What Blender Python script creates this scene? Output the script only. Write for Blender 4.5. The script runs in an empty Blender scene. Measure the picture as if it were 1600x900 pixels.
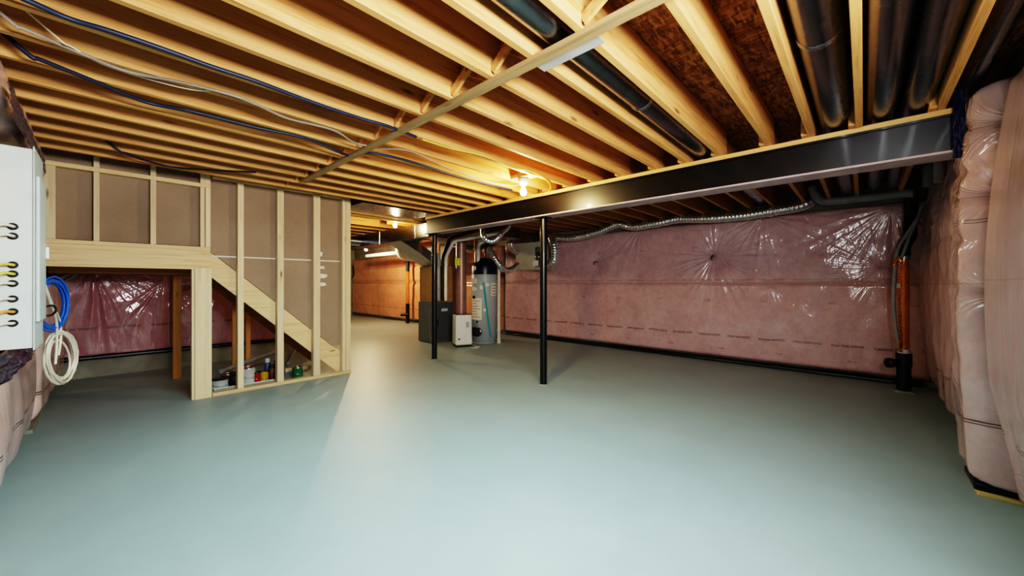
import bpy, bmesh, math, random
import numpy as np
from mathutils import Vector, Matrix, noise
random.seed(7)
S = bpy.context.scene
COL = S.collection
PI = math.pi
# ---------------------------------------------------------------- camera
F, HY, H = 590.0, 443.0, 1.25
YAW = math.radians(43.0)
FW = Vector((math.cos(YAW), math.sin(YAW), 0)); RT = Vector((math.sin(YAW), -math.cos(YAW), 0))
cd = bpy.data.cameras.new('camera'); cam = bpy.data.objects.new('camera', cd); COL.objects.link(cam)
cam.location = (0, 0, H); cam.rotation_euler = (PI/2, 0, YAW - PI/2)
cd.sensor_width = 36; cd.lens = F/1600*36; cd.clip_start = .05
cd.shift_y = -(450-HY)/1600
S.camera = cam

def P(px, py, X=None, Y=None, Z=None, D=None):
    """point of the room on a real plane that a photo coordinate looks at"""
    r = FW + RT*((px-800)/F) + Vector((0, 0, (HY-py)/F))
    if X is not None: t = X/r.x
    elif Y is not None: t = Y/r.y
    elif Z is not None: t = (Z-H)/r.z
    else: t = D
    return Vector((0, 0, H)) + r*t

# ---------------------------------------------------------------- materials
def srgb(r, g, b):
    f = lambda c: (c/255/12.92) if c/255 <= .04045 else ((c/255+.055)/1.055)**2.4
    return (f(r), f(g), f(b), 1)
class NT:
    def __init__(s, name):
        s.m = bpy.data.materials.new(name); s.m.use_nodes = True
        s.t = s.m.node_tree; s.b = s.t.nodes['Principled BSDF']
    def n(s, typ, ins=None, **kw):
        nd = s.t.nodes.new('ShaderNode'+typ)
        for k, v in kw.items(): setattr(nd, k, v)
        for k, v in (ins or {}).items(): s.put(nd.inputs[k], v)
        return nd
    def put(s, sock, v):
        if isinstance(v, bpy.types.NodeSocket): s.t.links.new(v, sock)
        else: sock.default_value = v
    def math(s, op, a, b=0.0, c=None):
        nd = s.n('Math', operation=op); s.put(nd.inputs[0], a); s.put(nd.inputs[1], b)
        if c is not None: s.put(nd.inputs[2], c)
        return nd.outputs[0]
    def mix(s, f, a, b, bt='MIX'):
        nd = s.n('MixRGB', blend_type=bt); s.put(nd.inputs[0], f); s.put(nd.inputs[1], a); s.put(nd.inputs[2], b)
        return nd.outputs[0]
    def ramp(s, f, stops):
        nd = s.n('ValToRGB'); s.put(nd.inputs[0], f); e = nd.color_ramp.elements
        while len(e) < len(stops): e.new(.5)
        for el, (p, c) in zip(e, stops): el.position = p; el.color = c
        return nd.outputs[0]
    def noise(s, vec, scale, detail=4, rough=.55, dist=0):
        nd = s.n('TexNoise', {'Scale': scale, 'Detail': detail, 'Roughness': rough, 'Distortion': dist})
        if vec is not None: s.put(nd.inputs['Vector'], vec)
        return nd.outputs['Fac']
    def mapping(s, vec, scale=(1, 1, 1), loc=(0, 0, 0), rot=(0, 0, 0)):
        return s.n('Mapping', {'Vector': vec, 'Scale': scale, 'Location': loc, 'Rotation': rot}).outputs[0]
    def bump(s, h, strength=.3, dist=.01, to='Normal'):
        nd = s.n('Bump', {'Strength': strength, 'Distance': dist, 'Height': h}); s.put(s.b.inputs[to], nd.outputs[0]); return nd
    def set(s, **kw):
        for k, v in kw.items(): s.put(s.b.inputs[k.replace('_', ' ')], v)
        return s
def plain(name, col, rough=.5, metal=0, var=.12, nscale=6, bump=0, coat=0):
    k = NT(name); co = k.n('TexCoord').outputs['Object']
    f = k.noise(co, nscale, 5)
    d = tuple(c*(1-var*2) for c in col[:3])+(1,)
    l = tuple(min(1, c*(1+var)) for c in col[:3])+(1,)
    k.set(Base_Color=k.ramp(f, [(.3, d), (.7, l)]), Roughness=rough, Metallic=metal, Coat_Weight=coat)
    if bump: k.bump(k.noise(co, nscale*12, 3), bump, .004)
    return k.m
def wood(name, axis, a, b, knot=srgb(95, 55, 28), rough=.62):
    k = NT(name); co = k.n('TexCoord').outputs['Object']
    rnd = k.n('ObjectInfo').outputs['Random']
    off = k.n('CombineXYZ', {0: k.math('MULTIPLY', rnd, 37.0), 1: k.math('MULTIPLY', rnd, 19.0), 2: k.math('MULTIPLY', rnd, 53.0)}).outputs[0]
    v = k.n('VectorMath', {0: co, 1: off}, operation='ADD').outputs[0]
    sc = [22, 22, 22]; sc[axis] = 1.1
    g = k.noise(k.mapping(v, sc), 1.6, 6, .6, .4)
    sc2 = [2.2, 2.2, 2.2]; sc2[axis] = .6
    big = k.noise(k.mapping(v, sc2), 1.5, 3)
    c = k.ramp(g, [(.28, b), (.5, a), (.78, tuple(min(1, x*1.12) for x in a[:3])+(1,))])
    c = k.mix(k.math('MULTIPLY', big, .35), c, b, 'MIX')
    sc3 = [9, 9, 9]; sc3[axis] = 2.6
    vo = k.n('TexVoronoi', {'Vector': k.mapping(v, sc3), 'Scale': .8, 'Randomness': 1.0})
    kf = k.ramp(vo.outputs['Distance'], [(.05, (1, 1, 1, 1)), (.13, (0, 0, 0, 1))])
    c = k.mix(k.math('MULTIPLY', kf, .75), c, knot)
    tone = k.math('ADD', .86, k.math('MULTIPLY', rnd, .22))
    c = k.mix(1.0, c, k.n('CombineColor', {0: tone, 1: tone, 2: tone}).outputs[0], 'MULTIPLY')
    k.set(Base_Color=c, Roughness=rough)
    k.bump(g, .15, .002)
    return k.m
M = {}
PINE, PINE2 = srgb(217, 164, 104), srgb(180, 116, 58)
M['joist'] = wood('joist_wood', 0, PINE, PINE2)
M['strip'] = wood('weathered_strip_wood', 1, srgb(176, 146, 104), srgb(134, 104, 66))
M['plate'] = wood('plate_wood', 1, srgb(222, 178, 116), srgb(196, 146, 84))
PL, PL2 = srgb(230, 208, 172), srgb(212, 182, 138)
M['stud'] = wood('stud_wood', 2, PL, PL2)
M['header'] = wood('header_wood', 0, srgb(226, 198, 154), srgb(206, 170, 120))
M['lvl'] = wood('laminated_wood', 0, srgb(208, 160, 80), srgb(176, 124, 54))
M['ply'] = wood('plywood', 2, srgb(206, 150, 84), srgb(176, 118, 58))
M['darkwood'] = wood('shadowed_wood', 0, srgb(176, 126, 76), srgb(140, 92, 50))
def osb():
    k = NT('oriented_strand_board'); co = k.n('NewGeometry').outputs['Position']
    v = k.n('TexVoronoi', {'Vector': k.mapping(co, (16, 70, 16), rot=(0, 0, .5)), 'Scale': 1.0})
    v2 = k.n('TexVoronoi', {'Vector': k.mapping(co, (70, 18, 16), rot=(0, 0, .3)), 'Scale': 1.0})
    n = k.noise(co, 14, 6)
    r = k.n('SeparateColor', {0: v.outputs['Color']}).outputs[0]; r2 = k.n('SeparateColor', {0: v2.outputs['Color']}).outputs[1]
    f = k.math('ADD', k.math('MULTIPLY', r, .5), k.math('ADD', k.math('MULTIPLY', r2, .3), k.math('MULTIPLY', n, .3)))
    k.set(Base_Color=k.ramp(f, [(.2, srgb(80, 44, 20)), (.55, srgb(140, 86, 42)), (.9, srgb(186, 130, 74))]), Roughness=.7)
    k.bump(f, .4, .004); return k.m
M['osb'] = osb()
def floor_mat():
    k = NT('painted_concrete_floor'); co = k.n('NewGeometry').outputs['Position']
    f = k.noise(co, .7, 6, .6); g = k.noise(co, 7, 8, .7)
    h = k.math('ADD', k.math('MULTIPLY', f, .7), k.math('MULTIPLY', g, .3))
    c = k.ramp(h, [(.3, srgb(144, 156, 157)), (.7, srgb(160, 173, 173))])
    w = k.noise(k.mapping(co, (2, 14, 1), rot=(0, 0, .6)), 2.0, 6, .7)
    c = k.mix(k.ramp(w, [(.66, (0, 0, 0, 1)), (.8, (.22, .22, .22, 1))]), c, srgb(186, 192, 188))
    k.set(Base_Color=c, Roughness=k.math('ADD', .36, k.math('MULTIPLY', g, .22)), Specular_IOR_Level=.4)
    k.bump(k.noise(co, 60, 4), .06, .002); return k.m
M['floor'] = floor_mat()
def conc():
    k = NT('bare_concrete'); co = k.n('NewGeometry').outputs['Position']
    k.set(Base_Color=k.ramp(k.noise(co, 3, 7), [(.3, srgb(126, 124, 112)), (.7, srgb(164, 160, 146))]), Roughness=.85)
    k.bump(k.noise(co, 40, 5), .3, .004); return k.m
M['concrete'] = conc()
def insul(name, axis, pinks, haze, rows=(), stamps=(), seam=None, folds=(3, 3), hazeamt=.35, coatr=.14, stars=()):
    """pink glass wool behind clear plastic: mottled pink, a clear coat with creases, rows of small dark print"""
    k = NT(name); pos = k.n('NewGeometry').outputs['Position']; sp = k.n('SeparateXYZ', {0: pos})
    u = sp.outputs[axis]; z = sp.outputs[2]
    a = k.noise(pos, 2.2, 5, .65); b = k.noise(pos, 9, 7, .7); c0 = k.noise(pos, 26, 4, .7)
    f = k.math('ADD', k.math('MULTIPLY', a, .45), k.math('ADD', k.math('MULTIPLY', b, .35), k.math('MULTIPLY', c0, .2)))
    c = k.ramp(f, [(.3, pinks[0]), (.5, pinks[1]), (.7, pinks[2])])
    sc = [1.0, 1.0, 1.0]; sc[axis] = folds[0]; sc[2] = folds[1]
    st = k.noise(k.mapping(pos, sc), 2.2, 6, .7, 1.2)
    c = k.mix(k.math('MULTIPLY', k.ramp(st, [(.4, (0, 0, 0, 1)), (.75, (1, 1, 1, 1))]), hazeamt), c, haze)
    if seam is not None:
        for zs, wd, am in seam:
            m = k.math('LESS_THAN', k.math('ABSOLUTE', k.math('SUBTRACT', z, k.math('ADD', zs, k.math('MULTIPLY', k.math('SUBTRACT', a, .5), .02)))), wd)
            c = k.mix(k.math('MULTIPLY', m, am), c, srgb(120, 62, 50))
    wob = k.math('MULTIPLY', k.math('SUBTRACT', k.noise(pos, 3, 2), .5), .05)
    dash = k.noise(k.n('CombineXYZ', {0: k.math('MULTIPLY', u, 46.0)}).outputs[0], 1.0, 3)
    gap = k.math('LESS_THAN', k.math('FRACT', k.math('MULTIPLY', u, 1/.42)), .78)
    tot = None
    for (z0, am) in rows:
        for dz, hh in ((0, .0042), (-.017, .0036)):
            zz = k.math('ABSOLUTE', k.math('SUBTRACT', k.math('ADD', z, wob), z0+dz))
            m = k.math('LESS_THAN', zz, hh)
            m = k.math('MULTIPLY', k.math('MULTIPLY', m, gap), k.math('GREATER_THAN', dash, .42))
            m = k.math('MULTIPLY', m, am)
            tot = m if tot is None else k.math('MAXIMUM', tot, m)
    if tot is not None: c = k.mix(tot, c, srgb(58, 30, 36))
    for (z0, step, ph) in stamps:
        fu = k.math('ABSOLUTE', k.math('SUBTRACT', k.math('FRACT', k.math('ADD', k.math('MULTIPLY', u, 1/step), ph)), .5))
        m = k.math('MULTIPLY', k.math('LESS_THAN', fu, .045/step), k.math('LESS_THAN', k.math('ABSOLUTE', k.math('SUBTRACT', z, z0)), .016))
        m = k.math('MULTIPLY', m, k.math('GREATER_THAN', k.noise(pos, 70, 1), .52))
        c = k.mix(k.math('MULTIPLY', m, .5), c, srgb(96, 44, 60))
    k.set(Base_Color=c, Roughness=.55, Coat_Weight=1.0, Coat_Roughness=coatr, Coat_IOR=1.65, Specular_IOR_Level=.3)
    sc = [1.0, 1.0, 1.0]; sc[axis] = folds[0]*1.6; sc[2] = folds[1]*.8
    h = k.noise(k.mapping(pos, sc), 3.2, 3, .5, 1.2)
    h = k.math('MULTIPLY', h, .16)
    for (su, sz, R, am) in stars:
        du = k.math('SUBTRACT', u, su); dz = k.math('SUBTRACT', z, sz)
        r = k.math('SQRT', k.math('ADD', k.math('MULTIPLY', du, du), k.math('MULTIPLY', dz, dz)))
        th = k.math('ARCTAN2', dz, k.math('ADD', du, .0001))
        nn = k.noise(k.n('CombineXYZ', {0: k.math('MULTIPLY', th, 9.0), 1: k.math('MULTIPLY', r, 1.4), 2: su}).outputs[0], 1.0, 2, .5)
        fall = k.math('POWER', 2.718, k.math('MULTIPLY', k.math('POWER', k.math('DIVIDE', r, R), 1.6), -1.0))
        h = k.math('ADD', h, k.math('MULTIPLY', k.math('MULTIPLY', nn, fall), am*.2))
    bp = k.bump(h, 1.0, .02, 'Coat Normal')
    bp2 = k.bump(h, .8, .02, 'Normal')
    return k.m
tie1 = P(931, 409, X=6.66); tie2 = P(1114, 400, X=6.66)
PK = (srgb(180, 132, 136), srgb(204, 162, 164), srgb(220, 188, 188))
M['insul_back'] = insul('pink_insulation_back', 1, PK, srgb(206, 176, 178), rows=((.43, .9), (1.31, .4)), stamps=((.98, .78, .1), (.22, .78, .35), (1.85, .9, .2)), seam=((1.25, .006, .5), (1.31, .004, .25)), folds=(3, 2.0), hazeamt=.4, stars=((tie1.y, tie1.z, .6, 4.4), (tie2.y, tie2.z, .95, 6.0), (-.25, 2.22, 1.4, 2.6), (1.1, 2.3, .8, 1.8), (3.0, 2.32, .8, 1.5), (4.75, 2.25, .7, 1.6), (-.15, 1.45, .8, 2.2), (1.0, 1.2, .5, 1.2)))
M['insul_far'] = insul('bulb_tinted_insulation_far', 1, (srgb(196, 126, 96), srgb(214, 148, 116), srgb(226, 168, 136)), srgb(226, 180, 150), rows=((.45, .7),), seam=((1.25, .012, .5), (1.38, .006, .4), (1.8, .008, .4)), hazeamt=.25, stars=((9.5, 1.75, .5, 5.0), (8.6, 1.6, .4, 4.0)))  # far bulb's orange glow put into the colour of the pink wool
M['insul_right'] = insul('pink_insulation_right', 0, (srgb(172, 132, 130), srgb(190, 156, 153), srgb(202, 174, 170)), srgb(166, 156, 152), rows=((.45, .8), (1.62, .55)), seam=((1.25, .004, .4),), folds=(7, 1.2), hazeamt=.6, stars=((3.42, 1.75, .5, 4.2), (3.42, 2.15, .4, 4.0), (3.42, 1.2, .4, 3.6), (5.0, 2.1, .8, 1.5), (3.45, .45, .35, 1.5)))
M['insul_near'] = insul('pink_insulation_near', 0, (srgb(178, 142, 146), srgb(186, 158, 160), srgb(186, 168, 170)), srgb(168, 164, 168), rows=((.44, .95),), seam=((1.27, .004, .25),), folds=(3, .8), hazeamt=.7, coatr=.2, stars=((1.9, 2.3, 1.4, 3.0), (3.4, .2, .6, 2.0)))
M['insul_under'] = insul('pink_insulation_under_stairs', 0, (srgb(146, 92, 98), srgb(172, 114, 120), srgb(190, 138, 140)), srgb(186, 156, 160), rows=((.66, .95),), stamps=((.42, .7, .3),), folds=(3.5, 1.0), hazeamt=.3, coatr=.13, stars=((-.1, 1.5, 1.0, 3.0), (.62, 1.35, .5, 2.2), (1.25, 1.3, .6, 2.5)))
M['insul_left'] = insul('pink_insulation_left', 1, (srgb(204, 158, 154), srgb(222, 184, 180), srgb(230, 204, 200)), srgb(214, 200, 196), rows=((.36, .95),), folds=(7, 1.0), hazeamt=.6)
def black_gloss(name, col, rough, coat=0.0, bump=0):
    k = NT(name); co = k.n('TexCoord').outputs['Object']
    f = k.noise(co, 5, 4)
    k.set(Base_Color=k.ramp(f, [(.3, tuple(c*.7 for c in col[:3])+(1,)), (.7, col)]), Roughness=k.math('ADD', rough, k.math('MULTIPLY', f, .08)), Coat_Weight=coat, Coat_Roughness=.1)
    if bump: k.bump(k.noise(co, 14, 5, .6, 2), bump, .03)
    return k.m
M['steel'] = black_gloss('black_painted_steel', srgb(9, 9, 11), .34, .15)
M['poly'] = black_gloss('navy_plastic_sheet', srgb(16, 26, 78), .16, .5, .9)
M['blackfilm'] = black_gloss('black_plastic_film', srgb(18, 17, 20), .3)
M['abs'] = black_gloss('black_abs_pipe', srgb(20, 20, 26), .4)
M['flange'] = plain('primed_steel_flange', srgb(186, 164, 164), .5)
def galv(name, col, rough=.22, bump=.05, met=1.0):
    k = NT(name); co = k.n('TexCoord').outputs['Object']
    v = k.n('TexVoronoi', {'Vector': co, 'Scale': 40.0})
    f = k.math('ADD', k.math('MULTIPLY', k.noise(co, 3, 5), .6), k.math('MULTIPLY', k.n('SeparateColor', {0: v.outputs['Color']}).outputs[0], .3))
    k.set(Base_Color=k.ramp(f, [(.2, tuple(c*.75 for c in col[:3])+(1,)), (.7, col)]), Metallic=met, Roughness=k.math('ADD', rough, k.math('MULTIPLY', f, .12)))
    k.bump(k.noise(co, 2.5, 3), bump, .02); return k.m
M['galv'] = galv('galvanised_steel', srgb(186, 190, 196))
M['galvdark'] = galv('dull_galvanised_steel', srgb(150, 152, 156), .2, .03)
M['foil'] = galv('aluminium_foil', srgb(240, 241, 242), .18, .6, .88)
M['copper'] = plain('copper', srgb(236, 158, 88), .26, .6, .08)
M['pvc'] = plain('white_pvc', srgb(232, 228, 220), .4)
M['greypvc'] = plain('grey_pvc', srgb(150, 150, 152), .42)
M['panel'] = plain('grey_white_enamel', srgb(214, 224, 222), .38, var=.03)
M['panel2'] = plain('grey_white_cover', srgb(198, 204, 202), .4, var=.03)
M['white'] = plain('white_plastic', srgb(228, 228, 222), .35, var=.03)
M['label'] = plain('paper_label', srgb(222, 220, 208), .6, var=.03)
M['print'] = plain('label_print', srgb(120, 96, 92), .7)
M['redprint'] = plain('red_print', srgb(170, 60, 50), .7)
M['yellowtag'] = plain('yellow_green_tag', srgb(206, 214, 60), .6, var=.03)
M['heater'] = plain('grey_heater_jacket', srgb(172, 176, 180), .42, var=.04)
M['teal'] = plain('teal_plastic', srgb(30, 160, 170), .4, var=.05)
M['darkplastic'] = plain('dark_plastic', srgb(26, 27, 32), .4)
M['navycap'] = plain('navy_cap', srgb(24, 30, 48), .35)
M['furnace'] = plain('charcoal_sheet_metal', srgb(116, 120, 122), .45, var=.04)
M['furnace2'] = plain('dark_furnace_door', srgb(84, 88, 94), .4, var=.04)
M['taupe'] = plain('beige_sheet_metal', srgb(190, 180, 160), .42, var=.05)
M['tanduct'] = galv('orange_reflection_metal', srgb(196, 158, 112), .4, .03, .35)  # brown stands for orange reflected in the plenum metal
M['paperboard'] = None
def paper():
    k = NT('brown_drywall_paper'); co = k.n('NewGeometry').outputs['Position']
    f = k.noise(co, 1.2, 6, .6); g = k.noise(co, 50, 3)
    c = k.ramp(k.math('ADD', k.math('MULTIPLY', f, .8), k.math('MULTIPLY', g, .2)), [(.3, srgb(142, 120, 100)), (.7, srgb(164, 141, 120))])
    k.set(Base_Color=c, Roughness=.8); return k.m
M['paperboard'] = paper()
M['plaster'] = plain('joint_compound', srgb(222, 218, 208), .8, var=.05)
M['tornpaper'] = plain('torn_white_paper', srgb(226, 222, 214), .8, var=.05)
M['bluecable'] = plain('blue_cable_jacket', srgb(30, 96, 186), .4, var=.1)
M['navycable'] = plain('navy_cable_jacket', srgb(34, 42, 66), .5)
M['whitecable'] = plain('white_cable_jacket', srgb(226, 216, 196), .45)
M['greycable'] = plain('grey_cable_jacket', srgb(140, 130, 118), .5)
M['yellowcable'] = plain('yellow_cable_jacket', srgb(222, 198, 84), .45)
M['orangecable'] = plain('orange_cable_jacket', srgb(216, 150, 60), .45)
M['blackcable'] = plain('black_cable_jacket', srgb(26, 24, 24), .45)
M['greycoat'] = plain('grey_metal_sheet', srgb(176, 172, 166), .4)
M['reflectduct'] = galv('pink_reflection_duct', srgb(168, 134, 126), .34, .03, .4)  # pink reflected in the round metal duct, put into its colour
def emis(name, col, st):
    k = NT(name); k.set(Base_Color=(1, 1, 1, 1), Emission_Color=col, Emission_Strength=st, Roughness=.3); return k.m
M['bulb'] = emis('lit_bulb_glass', (1.0, .76, .36, 1), 650)
M['bulbmid'] = emis('lit_bulb_glass_mid', (1.0, .76, .38, 1), 430)
M['bulbfar'] = emis('lit_bulb_glass_far', (1.0, .78, .46, 1), 2600)
for nm, c in (('can_green', (46, 110, 66)), ('can_red', (176, 40, 36)), ('can_yellow', (216, 164, 40)), ('can_blue', (52, 90, 120)), ('can_brown', (110, 60, 44)), ('can_dark', (40, 38, 42)), ('can_white', (206, 206, 204))):
    M[nm] = plain(nm.replace('can_', '')+'_tin_paint', srgb(*c), .35)
M['tin'] = galv('tin_lid', srgb(206, 206, 206), .2, .02)

# ---------------------------------------------------------------- mesh helpers
class MB:
    def __init__(s): s.v = []; s.f = []; s.sm = []
    def add(s, vs, fs, smooth=False):
        o = len(s.v); s.v += [tuple(v) for v in vs]; s.f += [tuple(i+o for i in f) for f in fs]; s.sm += [smooth]*len(fs); return s
    def box(s, a, b, bev=0):
        x0, x1 = sorted((a[0], b[0])); y0, y1 = sorted((a[1], b[1])); z0, z1 = sorted((a[2], b[2]))
        bm = bmesh.new(); bmesh.ops.create_cube(bm, size=1)
        for v in bm.verts: v.co = Vector((x0+(v.co.x+.5)*(x1-x0), y0+(v.co.y+.5)*(y1-y0), z0+(v.co.z+.5)*(z1-z0)))
        if bev: bmesh.ops.bevel(bm, geom=list(bm.edges), offset=bev, segments=2, affect='EDGES', profile=.5)
        return s.frombm(bm)
    def frombm(s, bm, smooth=False):
        bm.verts.index_update()
        s.add([v.co for v in bm.verts], [[v.index for v in f.verts] for f in bm.faces], smooth); bm.free(); return s
    def bar(s, p, q, w, t, up=(0, 0, 1), bev=0):
        """rectangular bar from p to q; w across, t along up"""
        p, q = Vector(p), Vector(q); d = (q-p); L = d.length; d.normalize(); up = Vector(up)
        sx = d.cross(up).normalized(); uz = sx.cross(d).normalized()
        vs = []
        for a in (p, q):
            for i, j in ((-1, -1), (1, -1), (1, 1), (-1, 1)): vs.append(a+sx*(i*w/2)+uz*(j*t/2))
        return s.add(vs, [(0, 1, 2, 3)[::-1], (4, 5, 6, 7), (0, 1, 5, 4), (1, 2, 6, 5), (2, 3, 7, 6), (3, 0, 4, 7)])
    def prism(s, pts, axis, a, b):
        """polygon pts (2D in the other two axes) extruded along axis from a to b"""
        def mk(p, t):
            l = list(p); l.insert(axis, t); return l
        n = len(pts); vs = [mk(p, a) for p in pts]+[mk(p, b) for p in pts]
        fs = [tuple(range(n))[::-1], tuple(range(n, 2*n))]+[(i, (i+1) % n, n+(i+1) % n, n+i) for i in range(n)]
        bm = bmesh.new(); bv = [bm.verts.new(v) for v in vs]
        for f in fs: bm.faces.new([bv[i] for i in f])
        bmesh.ops.recalc_face_normals(bm, faces=list(bm.faces)); return s.frombm(bm)
    def tube(s, pts, r, n=10, caps=True, rfn=None):
        pts = [Vector(p) for p in pts]; m = len(pts); vs = []; fs = []
        t0 = (pts[1]-pts[0]).normalized(); ref = Vector((0, 0, 1)) if abs(t0.z) < .9 else Vector((1, 0, 0))
        nx = t0.cross(ref).normalized()
        for i, p in enumerate(pts):
            t = (pts[min(i+1, m-1)]-pts[max(i-1, 0)]).normalized()
            nx = (nx-t*nx.dot(t)).normalized(); ny = t.cross(nx)
            rr = rfn(i) if rfn else r
            for k in range(n):
                a = 2*PI*k/n; vs.append(p+(nx*math.cos(a)+ny*math.sin(a))*rr)
        for i in range(m-1):
            for k in range(n): fs.append((i*n+k, i*n+(k+1) % n, (i+1)*n+(k+1) % n, (i+1)*n+k))
        s.add(vs, fs, True)
        if caps: s.add(vs[:n], [tuple(range(n))[::-1]]); s.add(vs[-n:], [tuple(range(n))])
        return s
    def cyl(s, p, q, r, n=20): return s.tube([p, q], r, n)
    def lathe(s, c, prof, n=28, axis=Vector((0, 0, 1))):
        """profile (r, h) turned about axis through c"""
        c = Vector(c); q = Vector((0, 0, 1)).rotation_difference(axis); vs = []; fs = []; m = len(prof)
        for (r, h) in prof:
            for k in range(n):
                a = 2*PI*k/n; vs.append(c+q@Vector((r*math.cos(a), r*math.sin(a), h)))
        for i in range(m-1):
            for k in range(n): fs.append((i*n+k, i*n+(k+1) % n, (i+1)*n+(k+1) % n, (i+1)*n+k))
        s.add(vs, fs, True)
        if prof[0][0] > 1e-4: s.add(vs[:n], [tuple(range(n))[::-1]])
        if prof[-1][0] > 1e-4: s.add(vs[-n:], [tuple(range(n))])
        return s
    def build(s, name, mat, parent=None):
        me = bpy.data.meshes.new(name); o = bpy.data.objects.new(name, me); COL.objects.link(o)
        if parent is not None:
            root = parent
            base = Vector((0, 0, 0))
            while root is not None: base += root.location; root = root.parent
            o.parent = parent
        else:
            a = np.array(s.v); base = Vector((float((a[:, 0].min()+a[:, 0].max())/2), float((a[:, 1].min()+a[:, 1].max())/2), float(a[:, 2].min()))); o.location = base
        me.from_pydata([(v[0]-base.x, v[1]-base.y, v[2]-base.z) for v in s.v], [], s.f)
        me.polygons.foreach_set('use_smooth', s.sm); me.materials.append(M[mat]); me.update()
        return o
def tag(o, label, cat, group=None, kind=None):
    if label: o['label'] = label
    if cat: o['category'] = cat
    if group: o['group'] = group
    if kind: o['kind'] = kind
    return o
def thing(name, label, cat, loc=(0, 0, 0), group=None):
    o = bpy.data.objects.new(name, None); COL.objects.link(o); o.location = loc; o.empty_display_size = .1
    return tag(o, label, cat, group)
def struct(name, mb, mat): o = mb.build(name, mat); o['kind'] = 'structure'; return o
def cr(pts, n=8, closed=False):
    """Catmull-Rom through pts"""
    pts = [Vector(p) for p in pts]; out = []; m = len(pts)
    for i in range(m-1):
        p0, p1, p2, p3 = pts[max(i-1, 0)], pts[i], pts[i+1], pts[min(i+2, m-1)]
        for k in range(n):
            t = k/n; out.append(.5*((2*p1)+(p2-p0)*t+(2*p0-5*p1+4*p2-p3)*t*t+(3*p1-p0-3*p2+p3)*t**3))
    out.append(pts[-1]); return out
ORD = ['first', 'second', 'third', 'fourth', 'fifth', 'sixth', 'seventh', 'eighth', 'ninth', 'tenth', 'eleventh', 'twelfth', 'thirteenth', 'fourteenth', 'fifteenth', 'sixteenth', 'seventeenth', 'eighteenth', 'nineteenth', 'twentieth', 'twenty-first', 'twenty-second', 'twenty-third', 'twenty-fourth', 'twenty-fifth']
def nz(x, y, z=0): return noise.noise(Vector((x, y, z)))

# ---------------------------------------------------------------- the room shell
XB, XL, YR, YU = 6.78, -.58, -.66, 7.62
ZJ, ZC = 2.35, 2.59
struct('floor', MB().box((XL-.1, YR-.1, -.1), (XB+.1, 15.2, 0)), 'floor')
struct('ceiling', MB().box((XL-.1, YR-.1, ZC), (XB+.1, 15.2, ZC+.02)), 'osb')
struct('wall_back', MB().box((XB, YR-.1, 0), (XB+.1, 15.2, ZC)), 'concrete')
struct('wall_right', MB().box((.35, YR-.1, 0), (XB, YR, ZC)), 'concrete')
struct('wall_left', MB().box((XL-.1, 1.6, 0), (XL, YU, ZC)), 'concrete')
struct('wall_stair', MB().box((XL, YU, 0), (3.0, YU+.1, ZC)), 'concrete')
struct('wall_far', MB().box((2.9, 15.0, 0), (XB, 15.1, ZC)), 'concrete')
struct('trim_1', MB().box((XL, YU-.09, 0), (2.9, YU, .24)), 'concrete')      # concrete curb under the stairs

# insulation blankets ---------------------------------------------------
def blanket(name, axis, fixed, sign, u0, u1, v0, v1, nu, nv, fn, mat, label, parent=None, edge=.07):
    us = np.linspace(u0, u1, nu); vs_ = np.linspace(v0, v1, nv); verts = []
    for v in vs_:
        for u in us:
            e = min(u-u0, u1-u, v-v0, v1-v)
            k = math.sqrt(max(0, min(1, e/edge)*(2-min(1, e/edge))))
            d = .006+max(.004, fn(u, v))*k
            verts.append((fixed+sign*d, u, v) if axis == 0 else (u, fixed+sign*d, v))
    fs = []
    for j in range(nv-1):
        for i in range(nu-1):
            a = j*nu+i; q = (a, a+1, a+1+nu, a+nu); fs.append(q if (axis == 0) == (sign > 0) else q[::-1])
    mb = MB(); mb.add(verts, fs, True); o = mb.build(name, mat, parent)
    if label: tag(o, label, 'insulation')
    return o
def crease(u, v, src):
    """tight folds of the plastic radiating from the places where it is fixed"""
    t = 0.0
    for (a, b, amp, R, n, sd, pin) in src:
        du, dv = u-a, v-b; r = math.hypot(du, dv)
        if r > R*3: continue
        th = math.atan2(dv, du)
        fall = math.exp(-(r/R)**1.5)*min(1, r/.06)
        w = 1-2*abs(math.sin(th*n*.75+2.5*nz(th*2, sd)+1.0*nz(u*3, v*3, sd)))
        w2 = math.sin(th*n*1.9+4*nz(th*3, sd+5))
        msk = max(0, .35+nz(th*2.2, sd*1.7)*1.5)
        t += 1.5*amp*(.7*w+.3*w2)*fall*msk - pin*math.exp(-(r/(R*.45))**2)
    return t
srcB = [(tie1.y, tie1.z, .010, .42, 13, 1.1, .05), (tie2.y, tie2.z, .016, .6, 15, 2.3, .06),
        (-.25, 2.22, .016, 1.0, 17, 4.2, .0), (4.75, 2.24, .010, .5, 13, 5.1, .0), (1.1, 2.28, .013, .7, 17, 8.3, .0), (3.0, 2.3, .010, .6, 15, 9.9, 0)]
def fb(u, v):
    d = .085+.03*nz(u*1.1, v*1.3, 3)+.012*nz(u*4, v*3, 9)
    d += .012*math.sin(min(1, max(0, (v-.05)/1.2))*PI)
    d -= .025*math.exp(-((v-1.25)/.02)**2)
    d += crease(u, v, srcB)
    if v < .95: d += .006*math.sin(u*9+4*nz(u*1.5, v*.7, 2))*max(0, nz(u*.8, 5.5)+.2)
    return d
blanket('insulation_blanket', 0, XB, -1, -.6, 6.5, .07, 2.27, 520, 150, fb, 'insul_back', 'pink insulation under shiny clear plastic along the long back wall')
def ff(u, v): return .14+.05*nz(u*.8, v*1.2, 7)+.015*nz(u*4, v*4, 2)-.05*math.exp(-((v-1.28)/.05)**2)-.03*math.exp(-((v-1.8)/.03)**2)+crease(u, v, [(9.5, 1.75, .012, .4, 13, 3.3, .03)])
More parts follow.
